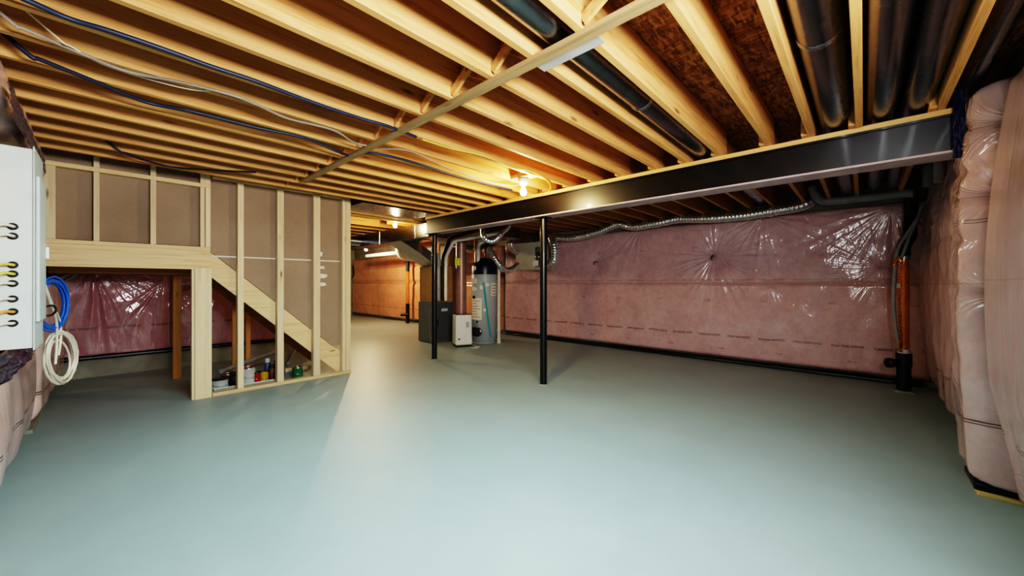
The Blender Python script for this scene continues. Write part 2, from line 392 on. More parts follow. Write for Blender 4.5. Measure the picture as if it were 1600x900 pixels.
blanket('insulation_blanket', 0, XB, -1, 6.6, 14.9, .07, 2.2, 220, 70, ff, 'insul_far', 'orange-lit insulation on the far stretch of wall behind the furnace')
# right wall: far stretch, a bulging pier under the beam end, and the near stretch
def fr(u, v):
    bel = math.sin(min(1, max(0, (v-.06)/2.2))*PI)**.6
    d = .10+.10*bel*(.6+.4*nz(u*1.3, v*.8, 4))+.018*math.sin(u*8+5*nz(u, v*.5, 1))+.01*nz(u*9, v*5)
    return d+crease(u, v, [(5.0, 2.0, .01, .5, 13, 2.2, .0), (6.2, 1.8, .012, .6, 15, 7.2, 0)])
blanket('insulation_blanket', 1, YR, 1, 3.86, 6.62, .12, 2.46, 150, 120, fr, 'insul_right', 'grey-pink plastic-wrapped insulation between the beam end and the back corner')
def fp(u, v):
    d = .20+.05*math.sin(min(1, max(0, (v-.14)/2.2))*PI)+.02*nz(u*3, v*2.2, 8)+.012*nz(u*8, v*7, 3)
    for b, a in ((1.93, .02), (1.52, .018), (1.22, .008), (2.2, .018)): d -= a*math.exp(-((v-b-.12*(u-3.6))/.035)**2)
    return d+crease(u, v, [(3.44, 1.75, .014, .3, 13, 1.9, 0), (3.46, 2.1, .012, .3, 13, 4.9, 0), (3.44, 1.2, .008, .4, 15, 6.1, 0), (3.46, .5, .006, .3, 15, 8.1, 0)])
blanket('insulation_blanket', 1, YR, 1, 3.425, 3.85, .085, 2.405, 80, 190, fp, 'insul_right', 'narrow puffy pink insulation pier right under the end of the steel beam', edge=.06)
def fn_(u, v):
    bel = math.sin(min(1, max(0, (v-.02)/2.5))*PI)**.7
    d = .03+.13*bel*min(1, .25+v/.9)+.012*math.sin(u*13+6*nz(u*1.2, v*.35, 1))*(.5+nz(u*2, v*.4, 6))+.02*nz(u*2, v*.8, 9)+.008*nz(u*9, v*1.1, 4)
    return d
blanket('insulation_blanket', 1, YR, 1, 1.6, 3.42, .05, 2.405, 170, 110, fn_, 'insul_near', 'nearest grey-pink plastic-covered insulation at the right edge of the view', edge=.05)
# under the stairs and left wall
srcU = [(-.1, 1.42, .010, .9, 17, 1.5, 0), (.55, 1.28, .010, .5, 13, 2.7, 0), (1.25, 1.3, .010, .6, 15, 6.6, 0)]
def fu(u, v): return .10+.025*nz(u*1.5, v*1.2, 5)+.01*nz(u*5, v*3, 2)+crease(u, v, srcU)-.03*math.exp(-((u-.62)/.04)**2)
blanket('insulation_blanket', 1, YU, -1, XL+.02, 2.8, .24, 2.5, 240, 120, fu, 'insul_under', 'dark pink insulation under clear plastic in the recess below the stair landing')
def fl2(u, v):
    bel = min(1, max(0, (v-.05)/.18))**.5
    return .09+.13*bel*(.85+.15*math.sin(v*2.2))+.012*math.sin(u*9+9*nz(u*1.3, v*.5, 2))*(.3+abs(nz(u*2, v, 3)))+.02*nz(u*3, v*2, 1)
blanket('insulation_blanket', 0, XL, 1, 4.85, 7.4, .09, 1.33, 160, 100, fl2, 'insul_left', 'pink plastic-wrapped insulation on the left wall beside the hanging white cable', edge=.1)
def fl1(u, v):
    bel = math.sin(min(1, max(0, (v-.0)/.95))*PI)**.45
    return .10+.09*bel+.012*math.sin(u*8+9*nz(u*1.3, v*.5, 8))*(.3+abs(nz(u*2, v, 6)))+.02*nz(u*3, v*2, 4)
blanket('insulation_blanket', 0, XL, 1, 3.0, 4.84, .04, .86, 120, 80, fl1, 'insul_left', 'pale pink bulging insulation below the black plastic at the left edge', edge=.1)
def fl0(u, v): return .20+.05*math.sin(min(1, max(0, (v-1.95)/.42))*PI)+.012*nz(u*3, v*3, 4)+.006*math.sin(u*9+7*nz(u, v*2, 3))
blanket('insulation_blanket', 0, XL, 1, 2.6, 4.75, 2.0, 2.345, 130, 60, fl0, 'insul_left', 'pale pink insulation above the electrical panel tucked under the joist ends', edge=.1)
# black film strip along the bottom of the back wall
mb = MB(); n = 90; vs = []; fs = []
for i in range(n):
    y = -.5+7.0*i/(n-1); w = .012*nz(y*3, 1)
    vs += [(6.66+w, y, .012), (6.655+w, y, .045+.01*nz(y*4, 4)), (6.70, y, .062), (6.76, y, .062), (6.76, y, .012)]
for i in range(n-1):
    for k in range(4): a = i*5+k; fs.append((a, a+1, a+6, a+5))
mb.add(vs, fs, True); tag(mb.build('plastic_film', 'blackfilm'), 'black plastic film edge running along the floor below the back wall insulation', 'plastic film')
mb = MB(); vs = []; fs = []; n = 50
for i in range(n):
    x = XL+.1+3.3*i/(n-1); w = .01*nz(x*4, 2)
    vs += [(x, YU-.12+w, .235), (x, YU-.135+w, .27), (x, YU-.10, .30)]
for i in range(n-1):
    for k in range(2): a = i*3+k; fs.append((a, a+1, a+4, a+3))
mb.add(vs, fs, True); tag(mb.build('plastic_film', 'blackfilm'), 'black plastic film edge above the concrete curb below the landing', 'plastic film')
# pier footing
tag(MB().box((3.50, YR+.004, .03), (3.80, -.475, .075), .01).build('plastic_film', 'blackfilm'), 'black folded plastic under the puffy insulation pier', 'plastic film')
tag(MB().box((3.50, YR+.002, 0), (3.78, -.49, .03), .004).build('footing_board', 'plate'), 'short wooden board on the floor under the puffy insulation pier', 'board')
tag(MB().box((XL+.002, 5.05, 0), (-.42, 5.72, .035), .006).build('footing_board', 'concrete'), 'pale grey board on the floor under the left wall insulation', 'board')
for tpt, lb in ((tie1, 'small black tie pinching the back wall plastic just right of the tall black post'), (tie2, 'small black tie at the centre of the large star of creases on the back wall')):
    x = 6.64
    tag(MB().tube(cr([(x+.06, tpt.y, tpt.z), (x, tpt.y, tpt.z+.005), (x-.03, tpt.y+.005, tpt.z-.02), (x-.025, tpt.y+.003, tpt.z-.06)], 5), .008, 8).build('plastic_tie', 'blackcable'), lb, 'tie')

# ---------------------------------------------------------------- joists, beam, posts
JY = [-.376, .006, .27, .538, .888, 1.165, 1.445, 1.79, 2.11, 2.44]+[2.44+.297*i for i in range(1, 9)]
def joist_mesh(x0, x1, y, h=.24): return MB().box((x0, y, ZJ), (x1, y+.038, ZJ+h-.002), .003)
j0 = None
for k, y in enumerate(JY):
    if j0 is None: o = j0 = joist_mesh(XL+.02, 3.74, y).build('floor_joist', 'joist')
    else: o = j0.copy(); COL.objects.link(o); o.location.y = y+.019
    tag(o, 'bare pine ceiling joist left of the black beam, %s counting from the right wall' % ORD[k], 'joist', 'ceiling joists left of the steel beam')
j1 = None
FY = [y+.0385 for y in JY]+[JY[-1]+.0385+.4*i for i in range(1, 5)]
for k, y in enumerate(FY):
    if j1 is None: o = j1 = joist_mesh(3.54, XB-.04, y).build('floor_joist', 'joist')
    else: o = j1.copy(); COL.objects.link(o); o.location.y = y+.019
    tag(o, 'pine ceiling joist over the back wall behind the black beam, %s from the right wall' % ORD[k], 'joist', 'ceiling joists behind the steel beam')
# far joists behind the stair wall
j2 = None
for k in range(8):
    y = 6.9+.42*k
    if j2 is None: o = j2 = joist_mesh(2.2, XB-.04, y).build('floor_joist', 'joist')
    else: o = j2.copy(); COL.objects.link(o); o.location.y = y+.019
    tag(o, 'dim ceiling joist past the doubled stair header, %s going away' % ORD[k], 'joist', 'ceiling joists in the far passage')
# steel beam
BX, BZ0, BZ1 = 3.68, 2.065, 2.312
bt = thing('steel_beam', 'long black steel beam crossing under the joists on two posts', 'beam', (BX, 2.4, BZ0))
prof = [(-.085, 0), (.085, 0), (.085, .014), (.012, .016), (.012, .232), (.085, .233), (.085, .247), (-.085, .247), (-.085, .233), (-.012, .232), (-.012, .016), (-.085, .014)]
Y0B, Y1B = -.44, 5.32
MB().prism([(BX+a, BZ0+b) for a, b in [(-.105, .0), (.105, .0), (.105, .014), (-.105, .014)]], 1, Y0B, Y1B).build('bottom_flange', 'flange', bt)['label'] = 'dull grey-pink primed underside flange'
MB().prism([(BX+a, BZ0+b) for a, b in [(-.085, .233), (.085, .233), (.085, .247), (-.085, .247)]], 1, Y0B, Y1B).build('top_flange', 'steel', bt)
MB().prism([(BX+a, BZ0+b) for a, b in [(-.06, .0142), (.012, .0142), (.012, .2328), (-.06, .2328)]], 1, Y0B, Y1B).build('web', 'steel', bt)
tag(MB().box((BX-.082, Y0B, BZ1+.0005), (BX+.082, Y1B, ZJ-.0005), .003).build('sill_plate', 'plate'), 'pale wooden plate lying along the top of the black steel beam', 'plate')
def post(y, label):
    x = BX
    t = thing('steel_post', label, 'post', (x, y, 0), 'black steel posts under the beam')
    MB().cyl((x, y, .012), (x, y, BZ0-.014), .043, 28).build('shaft', 'steel', t)
    MB().box((x-.075, y-.075, BZ0-.013), (x+.075, y+.075, BZ0-.001)).build('cap_plate', 'steel', t)
    MB().lathe((x, y, 0), [(.055, 0), (.055, .008), (.046, .012)]).build('base_plate', 'concrete', t)['label'] = 'pale round foot at the floor'
post(2.90, 'tall black round steel post in the middle of the room, nearer of the two')
post(5.18, 'black round steel post in front of the furnace, farther of the two')
# bridging strip and diagonal braces
SX = 1.43
tag(MB().box((SX-.032, -.42, ZJ-.021), (SX+.032, 4.40, ZJ), .002).build('wood_strip', 'strip'), 'weathered wooden strip nailed across the undersides of the joists', 'strip')
tag(MB().box((SX+.034, .86, ZJ-.004), (SX+.115, 1.21, ZJ)).build('metal_plate', 'greycoat'), 'thin grey metal plate fixed beside the wooden strip below the round duct', 'plate')
for k in range(2, len(JY)-1):
    if k == 4: continue
    a, b = JY[k]+.038, JY[k+1]
    for s, nm in ((0, 'rising right'), (1, 'rising left')):
        x = SX-.035+.07*s
        p, q = ((x, a+.004, ZJ+.03), (x, b-.004, ZJ+.2)) if s else ((x, a+.004, ZJ+.2), (x, b-.004, ZJ+.03))
        tag(MB().bar(p, q, .018, .05, up=(0, 0, 1)).build('bridging_brace', 'joist'), 'short diagonal wooden brace %s in the %s joist bay from the right' % ('leaning right' if s == 0 else 'leaning left', ORD[k]), 'brace', 'diagonal braces between the joists')
# ducts in the joist bays
def round_duct(y, z, r, x0, x1, bands, label, mat='galvdark'):
    t = thing('round_duct', label, 'duct', ((x0+x1)/2, y, z-r), 'round ducts between the joists')
    MB().tube([(x0, y, z), (x1, y, z)], r, 32, True).build('pipe', mat, t)
    for b in bands: MB().tube([(b-.02, y, z), (b-.012, y, z), (b+.012, y, z), (b+.02, y, z)], r, 32, False, lambda i: r+(.004 if i in (1, 2) else .0005)).build('joint_band', 'galv', t)
round_duct(1.046, 2.452, .082, XL+.1, 6.3, (.2, 2.35, 4.9), 'long grey round duct in the joist bay crossed by the wooden strip')
round_duct(.156, 2.456, .088, XL+.1, 6.3, (.9, 2.3), 'wide shiny round duct alone in its joist bay at upper right')
round_duct(-.085, 2.444, .075, XL+.1, 6.3, (2.05,), 'left one of two shiny round ducts sharing a joist bay')
round_duct(-.252, 2.444, .075, XL+.1, 6.3, (2.2,), 'right one of two shiny round ducts sharing a joist bay')
tag(MB().tube([(.5, -.47, 2.475), (4.6, -.47, 2.475)], .055, 24).build('drain_pipe', 'galvdark'), 'grey pipe along the top of the right wall outside the last joist', 'pipe')
# navy wrap at the beam pocket
def wrinkled_sheet(name, o, ux, uy, n, amp, mat, label, sd=1, nrm=None, shape=None):
    o, ux, uy = Vector(o), Vector(ux), Vector(uy); nn = Vector(nrm) if nrm else ux.cross(uy).normalized(); vs = []; fs = []
    for j in range(n):
        for i in range(n):
            a, b = i/(n-1), j/(n-1); w = amp*(nz(a*4, b*4, sd)+.5*nz(a*11, b*9, sd+3)+.25*nz(a*22, b*20, sd+7))
            bb = b*(1 if shape is None else shape(a))
            vs.append(o+ux*a+uy*bb+nn*w)
    for j in range(n-1):
        for i in range(n-1): q = j*n+i; fs.append((q, q+1, q+1+n, q+n))
    m = MB(); m.add(vs, fs, True); return tag(m.build(name, mat), label, 'plastic sheet')
wrinkled_sheet('plastic_sheet', (3.56, -.40, 2.02), (0, -.05, .0), (0, 0, .42), 40, .02, 'poly', 'navy plastic wrap around the right end of the steel beam', 3, nrm=(-1, 0, 0))
bpy.context.view_layer.update()
wrinkled_sheet('plastic_sheet', (-.385, 2.4, .70), (0, 2.3, 0), (0.01, 0, .17), 60, .03, 'poly', 'black crumpled plastic sheet hanging below the electrical panel', 8, nrm=(1, 0, 0))
wrinkled_sheet('plastic_sheet', (-.285, 2.75, 1.995), (0, 1.35, 0), (-.01, 0, .15), 60, .012, 'poly', 'navy crumpled plastic sheet above the electrical panel', 12, nrm=(1, 0, 0), shape=lambda a: 1-.45*a)
wrinkled_sheet('plastic_sheet', (-.40, 3.1, 2.36), (0, .24, 0), (.03, 0, .18), 30, .02, 'poly', 'small navy plastic flap between the joist ends at upper left', 15, nrm=(1, 0, 0))

# ---------------------------------------------------------------- stair wall
WY = 5.26; WD = .089
w = thing('stud_partition', 'pale unfinished stud wall framing the stairs on the left', 'stud wall', (1.0, WY, 0))
def stud(px0, px1, z0, z1, name='stud', y=WY, dy=WD, mat='stud'):
    a = P(px0, 443, Y=y).x; b = P(px1, 443, Y=y).x
    return MB().box((a, y, z0), (b, y+dy, z1), .002).build(name, mat, w)
ZT = 2.36
xh0 = XL+.16; xh1 = P(329, 443, Y=WY).x
hz1 = P(327, 392, Y=WY).z; hz0 = P(327, 421, Y=WY).z
MB().box((xh0, WY, hz0+.02), (xh1, WY+.04, hz1), .002).build('header', 'header', w)
MB().box((xh0, WY-.001, hz1+.001), (xh1, WY+WD, hz1+.039), .002).build('sill', 'header', w)
MB().box((xh0, WY+.003, hz0-.001), (P(305, 443, Y=WY).x, WY+.036, hz0+.019), .001).build('header_batten', 'header', w)
tz = P(327, 291, Y=WY).z
MB().box((xh0, WY-.001, tz-.02), (xh1, WY+WD, tz+.02), .002).build('top_plate', 'header', w)
for a, b in ((67, 87), (146, 155.5), (235, 244), (313, 320), (321, 329)): stud(a, b, hz1+.04, tz-.021, 'cripple_stud')
for a, b in ((146, 155.5), (235, 244), (313, 329)): stud(a, b, tz+.021, 2.56, 'cripple_stud')
stud(299.5, 304, .0, hz0-.002, 'trimmer_stud', y=WY+.002)
stud(304.5, 331, .0, hz0+.018, 'post', y=WY-.012, dy=.04)
for a, b in ((371.5, 381), (433.5, 443.5), (490, 500.5), (535, 540)): stud(a, b, .04, 2.42)
stud(540.5, 548, .04, 2.42)
MB().box((P(332, 443, Y=WY).x, WY-.002, 0), (P(548.5, 443, Y=WY).x, WY+WD, .038), .002).build('bottom_plate', 'header', w)
MB().box((P(332, 443, Y=WY).x, WY, 2.421), (P(548.5, 443, Y=WY).x, WY+WD, 2.46), .002).build('top_plate', 'header', w)
# drywall back, cut along the stringer
DY = WY+WD+.002
sxa, sxb = P(331, 443, Y=DY).x, P(535, 443, Y=DY).x
st0 = P(334, 398, Y=DY+.01); st1 = P(519, 541, Y=DY+.01); sb0 = P(331, 434, Y=DY+.01); sb1 = P(522, 580, Y=DY+.01)
slope = (st1.z-st0.z)/(st1.x-st0.x)
xe = P(546, 443, Y=DY).x
poly = [(xh0, hz1+.05), (sxa-.01, hz1+.05), (sxa-.01, st0.z+.012), (st0.x, st0.z+.008), (st1.x, st1.z+.008), (xe, st1.z+.008), (xe, 2.56), (xh0, 2.56)]
dw = thing('drywall_panel', 'brown paper back of drywall behind the stair studs', 'drywall', (1, DY, 1))
MB().prism(poly, 1, DY, DY+.013).build('sheet', 'paperboard', dw)
zs = P(440, 404.5, Y=DY).z
MB().box((sxa, DY-.002, zs-.009), (xe, DY-.0005, zs+.006)).build('seam_bead', 'plaster', dw)['label'] = 'white line of joint compound squeezed through'
for (px, py, sz, sd) in ((497, 397, .10, 3), (502, 418, .07, 1), (505, 431, .09, 2), (504, 444, .08, 5)):
    c = P(px, py, Y=DY-.01); vs = []; m = 14
    for i in range(m):
        a = 2*PI*i/m; r = sz*(.55+.7*abs(nz(math.cos(a)*2, math.sin(a)*2, sd)))
        vs.append((c.x+r*math.cos(a), DY-.008-.012*abs(nz(i*.9, sd)), c.z+r*.45*math.sin(a)))
    vs.append((c.x, DY-.004, c.z))
    MB().add(vs, [(i, (i+1) % m, m) for i in range(m)]).build('torn_flap', 'tornpaper', dw)['label'] = 'torn white paper flap'
# staircase behind
sc = thing('staircase', 'wooden staircase rising to a landing behind the stud wall', 'staircase', (1.2, 5.8, 0))
SY0, SY1 = DY+.0005, DY+.039
def stringer(y0, y1, name, mat):
    return MB().prism([(sxa-.06, st0.z+.03), (sxa-.06, sb0.z+.03), (sb0.x, sb0.z), (sb1.x+.02, .04), (P(541, 443, Y=y0).x if y0 < 5.5 else sb1.x+.1, .04), (st1.x+.09, st1.z-.06), (st1.x, st1.z), (st0.x, st0.z)], 1, y0, y1).build(name, mat, sc)
stringer(SY0, SY1, 'stringer', 'header')
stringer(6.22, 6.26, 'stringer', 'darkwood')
nst = 7; zl = 1.60
for i in range(nst):
    f = (i+.5)/nst
    x = st0.x+(st1.x-st0.x)*f; z = st0.z+(st1.z-st0.z)*f-.05
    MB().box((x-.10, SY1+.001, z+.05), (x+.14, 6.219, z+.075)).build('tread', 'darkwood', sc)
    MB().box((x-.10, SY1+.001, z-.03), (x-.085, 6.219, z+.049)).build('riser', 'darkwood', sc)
MB().box((xh0, WY+WD+.02, hz1-.03), (sxa-.065, 7.44, hz1+.0), .002).build('landing_deck', 'ply', sc)
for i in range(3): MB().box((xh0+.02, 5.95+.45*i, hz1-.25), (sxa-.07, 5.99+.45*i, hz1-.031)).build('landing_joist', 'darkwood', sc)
for px, yy, wd in ((277, 6.6, .085), (369, 6.3, .085), (388, 6.75, .06)):
    c = P(px, 443, Y=yy)
    MB().box((c.x-wd/2, yy, 0), (c.x+wd/2, yy+.04, (hz1-.255) if px < 300 else P(px, 478, Y=yy).z+.12), .002).build('support_post', 'ply', sc)
# ---- stored things below the stairs
def can(px, py, y, r, h, body, lid, label, spray=False, cat='paint can', z=0):
    c = P(px, py, Y=y); c.z = z
    t = thing('spray_can' if spray else 'paint_can', label, cat, c, 'cans under the stairs')
    if spray:
        MB().lathe(c, [(r*.95, 0), (r, .006), (r, h*.72), (r*.75, h*.78)], 18).build('body', body, t)
        MB().lathe(c+Vector((0, 0, h*.785)), [(r*.8, 0), (r*.8, h*.2), (r*.7, h*.215)], 18).build('cap', lid, t)
    else:
        MB().lathe(c, [(r*.97, 0), (r, .006), (r, h*.93), (r*1.03, h*.95), (r*1.03, h*.98)], 22).build('body', body, t)
        MB().lathe(c+Vector((0, 0, h*.982)), [(r*.98, 0), (r*.96, .01), (r*.84, .011), (r*.82, .003)], 22).build('lid', lid, t)
        b = MB().tube(cr([c+Vector((-r, -.003, h*.75)), c+Vector((-r*.7, -r*.85, h*.5)), c+Vector((0, -r*1.15, h*.42)), c+Vector((r*.7, -r*.85, h*.5)), c+Vector((r, -.003, h*.75))], 5), .0025, 6).build('bail_handle', 'tin', t)
    return t
can(343, 595, 5.58, .085, .115, 'can_white', 'can_dark', 'wide pale tin with dark lid beside the wooden post under the stairs')
can(356, 590, 5.82, .07, .12, 'can_brown', 'tin', 'brown tin just behind the wide pale tin')
can(366, 590, 5.66, .05, .17, 'can_dark', 'can_dark', 'dark bottle-like can behind the second stud from the post', True, 'can')
can(388, 588, 5.62, .078, .20, 'can_white', 'tin', 'silver and white paint tin just right of a stud')
can(401, 588, 5.60, .05, .13, 'can_red', 'can_dark', 'small red tin between the silver tin and the yellow tin')
can(413, 588, 5.58, .045, .11, 'can_yellow', 'can_yellow', 'small yellow tin beneath the stairs')
can(418, 580, 5.80, .038, .26, 'can_blue', 'can_white', 'tall blue spray can with a white cap', True, 'spray can')
can(425, 588, 5.62, .034, .20, 'can_brown', 'can_dark', 'brown spray can right of the yellow tin', True, 'spray can')
can(432, 586, 5.66, .034, .24, 'can_dark', 'can_blue', 'dark spray can with a blue-grey cap beside the middle stud', True, 'spray can')
can(465, 588, 5.50, .062, .14, 'can_green', 'tin', 'dark green paint tin standing alone between two studs')
def rod(p, q, r, mat, label, name='pipe_offcut'):
    tag(MB().cyl(p, q, r, 14).build(name, mat), label, 'pipe', 'pipes stored under the stairs')
rod((P(334, 600, Y=5.40).x, 5.405, .02), (P(436, 600, Y=5.40).x, 5.405, .02), .02, 'greypvc', 'grey pipe lying closest to the stud wall bottom plate')
rod((P(334, 600, Y=5.45).x, 5.45, .022), (P(428, 600, Y=5.45).x, 5.45, .022), .022, 'pvc', 'pale pipe lying behind the grey pipe at the bottom plate')
rod((P(346, 578, Y=6.05).x, 6.05, .12), (P(432, 550, Y=6.9).x, 6.9, .17), .03, 'greypvc', 'grey pipe slanting back under the stairs behind the cans')
rod((P(450, 556, Y=6.4).x, 6.4, .04), (P(462, 545, Y=7.3).x, 7.3, .10), .02, 'greypvc', 'thin grey pipe farthest back under the stairs')
tag(MB().bar((P(445, 572, Y=5.95).x, 5.95, .03), (P(480, 570, Y=5.95).x, 5.95, .03), .06, .05).build('wood_offcut', 'stud'), 'short pale wood offcut lying behind the green paint tin', 'board')

# ---------------------------------------------------------------- electrical panel
tag(MB().box((-.44, 3.02, .84), (-.421, 3.95, 2.05), .002).build('backing_board', 'ply'), 'orange plywood board on the left wall behind the electrical panel', 'board')
PY0, PY1 = 3.3, 3.67; PX0, PX1 = -.42, -.275; PZ0, PZ1 = .90, 1.98
ep = thing('electrical_panel', 'white metal electrical breaker panel on the left wall', 'electrical panel', (PX0, 3.48, PZ0))
MB().box((PX0, PY0, PZ0), (PX1, PY1, PZ1), .004).build('enclosure', 'panel', ep)
cv = MB().box((PX1+.001, PY0-.012, PZ0-.012), (PX1+.007, PY1+.012, PZ1+.012), .002).build('cover', 'panel2', ep)
dr = MB().box((PX1+.008, PY0+.03, PZ0+.14), (PX1+.022, PY1-.03, PZ1-.14), .003).build('door', 'panel2', ep)
MB().box((PX1+.023, PY1-.07, 1.40), (PX1+.036, PY1-.045, 1.47), .002).build('latch', 'white', dr)
holes = [(354, 'whitecable'), (369, 'whitecable'), (414, 'yellowcable'), (428, 'yellowcable'), (443, 'whitecable'), (467, 'whitecable'), (487, 'orangecable'), (505, 'whitecable')]
cnt = {}
names = ['topmost white cable entering the side of the electrical panel', 'white cable second from the top on the side of the electrical panel', 'upper of two yellow cables entering the electrical panel', 'lower of two yellow cables entering the electrical panel', 'white cable just below the two yellow ones on the electrical panel', 'white cable just above the orange one on the electrical panel', 'single orange cable entering the side of the electrical panel', 'lowest white cable entering the side of the electrical panel']
for (py, mt), lb in zip(holes, names):
    c = P(20, py, Y=PY0)
    MB().lathe(c+Vector((0, -.0005, 0)), [(.019, 0), (.019, .007), (.014, .009), (.012, .002)], 18, Vector((0, -1, 0))).build('cable_clamp', 'blackcable', ep)['label'] = 'dark round cable entry'
    j = random.uniform(-.015, .015)
    tag(MB().tube(cr([c+Vector((.004, .03, 0)), c+Vector((0, -.02, 0)), c+Vector((-.025, -.06, .003)), (-.40, PY0-.13, c.z+j-.01), (-.41, PY0-.35, c.z+j*3+.03), (-.41, PY0-.7, c.z+.1+j*3)], 6), .0075, 8).build('cable', mt), lb, 'cable', 'cables entering the electrical panel')
# coils
def coil(c, ax, ay, n, ra, rb, jit, r, mat, name, label, tail=(), sd=0):
    c, ax, ay = Vector(c), Vector(ax), Vector(ay); az = ax.cross(ay).normalized(); pts = []
    for i in range(n*16+1):
        a = 2*PI*i/16; k = i/16
        R1 = ra*(1+jit*nz(k*.9, sd)); R2 = rb*(1+jit*nz(k*.7, sd+9))
        pts.append(c+ax*(R1*math.sin(a)+jit*ra*.5*nz(k*1.3, sd+3))+ay*(R2*math.cos(a)-rb+jit*rb*.4*nz(k, sd+5))+az*(.03*nz(k*1.1, sd+7)))
    pts += [Vector(p) for p in tail]
    return tag(MB().tube(pts, r, 7).build(name, mat), label, 'cable')
coil((-.255, 4.0, 1.27), (.35, .94, 0), (0, 0, 1), 9, .16, .16, .35, .006, 'bluecable', 'cable_coil', 'coil of bright blue cable hanging beside the electrical panel', sd=2)
coil((-.235, 4.1, .90), (.35, .94, .1), (-.06, -.3, .9), 7, .15, .19, .5, .007, 'whitecable', 'cable_coil', 'loose coil of white cable hanging below the blue coil', sd=6)
tag(MB().tube(cr([(-.262, 3.72, 1.22), (-.25, 3.85, 1.12), (-.235, 4.0, 1.0), (-.235, 4.05, .85), (-.24, 4.03, .7)], 8), .007, 8).build('cable', 'whitecable'), 'white cable dropping from the panel edge to the white coil', 'cable')
tag(MB().tube(cr([(-.262, 3.70, 1.24), (-.245, 3.88, 1.11), (-.225, 4.07, 1.0), (-.222, 4.14, .88), (-.23, 4.1, .75)], 8), .007, 8).build('cable', 'whitecable'), 'second white cable falling beside the first to the white coil', 'cable')
tag(MB().tube(cr([(-.27, 3.69, 1.10), (-.24, 3.8, 1.11), (-.225, 3.83, 1.08), (-.24, 3.78, 1.05), (-.27, 3.69, 1.05)], 6), .006, 8).build('cable', 'blackcable'), 'small black cable loop at the right edge of the electrical panel', 'cable')

# ---------------------------------------------------------------- cables along the joists
def ceil_cable(pts, mat, label, r=.0065, z=ZJ-.012):
    q = [P(a, b, Z=ZJ-r) for a, b in pts]
    if pts[0][0] < 200:
        e = q[0]+(q[0]-q[1])*.25; q = [Vector((max(e.x-.12, XL+.05), e.y, ZJ+.10)), e]+q
    tag(MB().tube(cr(q, 8), r, 8).build('cable', mat), label, 'cable')
ceil_cable([(8, -14), (50, 4), (110, 30), (170, 48), (250, 75), (330, 104), (400, 127), (480, 157), (560, 184), (605, 197), (650, 214)], 'navycable', 'dark navy cable running under the joists near the top left', .011)
ceil_cable([(60, 92), (110, 112), (150, 128), (230, 160), (300, 174), (400, 199), (480, 217), (545, 243), (578, 239), (640, 252), (720, 277), (800, 297)], 'navycable', 'blue-black cable under the joists that crosses the wooden strip low', .011)
ceil_cable([(30, 42), (60, 55), (130, 85), (200, 112), (280, 128), (360, 148), (400, 163), (450, 185), (520, 203), (552, 222), (575, 228)], 'greycable', 'grey cable sagging under the joists left of the wooden strip', .008)
ceil_cable([(110, 72), (160, 100), (230, 123), (300, 140), (340, 141)], 'whitecable', 'thin pale wire sagging under the joists at upper left', .004)
ceil_cable([(195, 239), (225, 250), (270, 261), (330, 266), (400, 269)], 'navycable', 'short dark cable under the joists closest to the stair wall', .009)
ceil_cable([(590, 233), (640, 236), (700, 262), (760, 283), (800, 290), (815, 285)], 'greycable', 'grey cable leading from the wooden strip to the near bulb', .007)
ceil_cable([(660, 218), (705, 232), (760, 245), (800, 262), (830, 268), (855, 282), (860, 295), (848, 303), (820, 306), (790, 314)], 'yellowcable', 'pale yellow cable looping around the near ceiling bulb', .006)
# ---------------------------------------------------------------- bulbs
def bulb(c, mat, label):
    c = Vector(c); t = thing('ceiling_bulb', label, 'light bulb', c, 'bare bulbs in white holders')
    MB().lathe(c+Vector((0, 0, .11)), [(.035, -.03), (.05, .0), (.057, .02), (.057, .032)], 20).build('lamp_holder', 'white', t)
    MB().lathe(c, [(.0005, -.035), (.016, -.031), (.029, -.016), (.033, .004), (.030, .022), (.02, .045), (.014, .06), (.014, .078)], 20).build('bulb', mat, t)
b1 = P(817, 291, Z=2.27); bulb((b1.x, JY[9]+.12+.05, 2.20), 'bulb', 'nearest lit bare bulb on the joists beside the black beam')
tag(MB().box((b1.x-.06, JY[9]+.039, ZJ-.0), (b1.x+.06, JY[10]-.001, ZJ+.04), .002).build('bulb_block', 'joist'), 'wood block between joists carrying the nearest bulb', 'block')
b2 = P(627, 350, D=6.47); 
b3 = P(572, 389, D=10.6)
# ---------------------------------------------------------------- far passage: header, pan, ducts
HYF = 5.78
h = thing('stair_header', 'doubled wooden header over the far end of the stair opening, brightly lit', 'header', (3.3, HYF, 2.28))
MB().box((2.2, HYF, 2.30), (4.6, HYF+.045, ZC-.002), .002).build('front_ply', 'lvl', h)
MB().box((2.2, HYF+.046, 2.30), (4.6, HYF+.09, ZC-.002), .002).build('rear_ply', 'lvl', h)
tag(MB().box((2.36, 4.97, ZJ-.003), (3.58, HYF-.12, ZJ)).build('duct_pan', 'galv'), 'shiny sheet metal nailed flat under the joists near the stair header', 'sheet metal')
tag(MB().box((2.3, HYF-.11, ZJ-.03), (3.6, HYF-.02, ZC-.003), .002).build('blocking', 'joist'), 'short yellow-lit joist just before the doubled stair header', 'joist')
bulb((b2.x, b2.y+.2, 2.26), 'bulbmid', 'lit bare bulb behind the stair wall near the beam end')
tag(MB().box((b2.x-.15, b2.y+.1, 2.403), (b2.x+.15, b2.y+.3, ZC-.003), .002).build('bulb_block', 'joist'), 'wood block above the lit bulb by the beam end', 'block')
bulb((b3.x, b3.y, 2.20), 'bulbfar', 'farthest lit bare bulb deep in the passage')
tag(MB().box((b3.x-.2, b3.y-.1, ZJ-.007), (b3.x+.2, b3.y+.1, ZC-.003), .002).build('bulb_block', 'joist'), 'wood block above the farthest bulb', 'block')
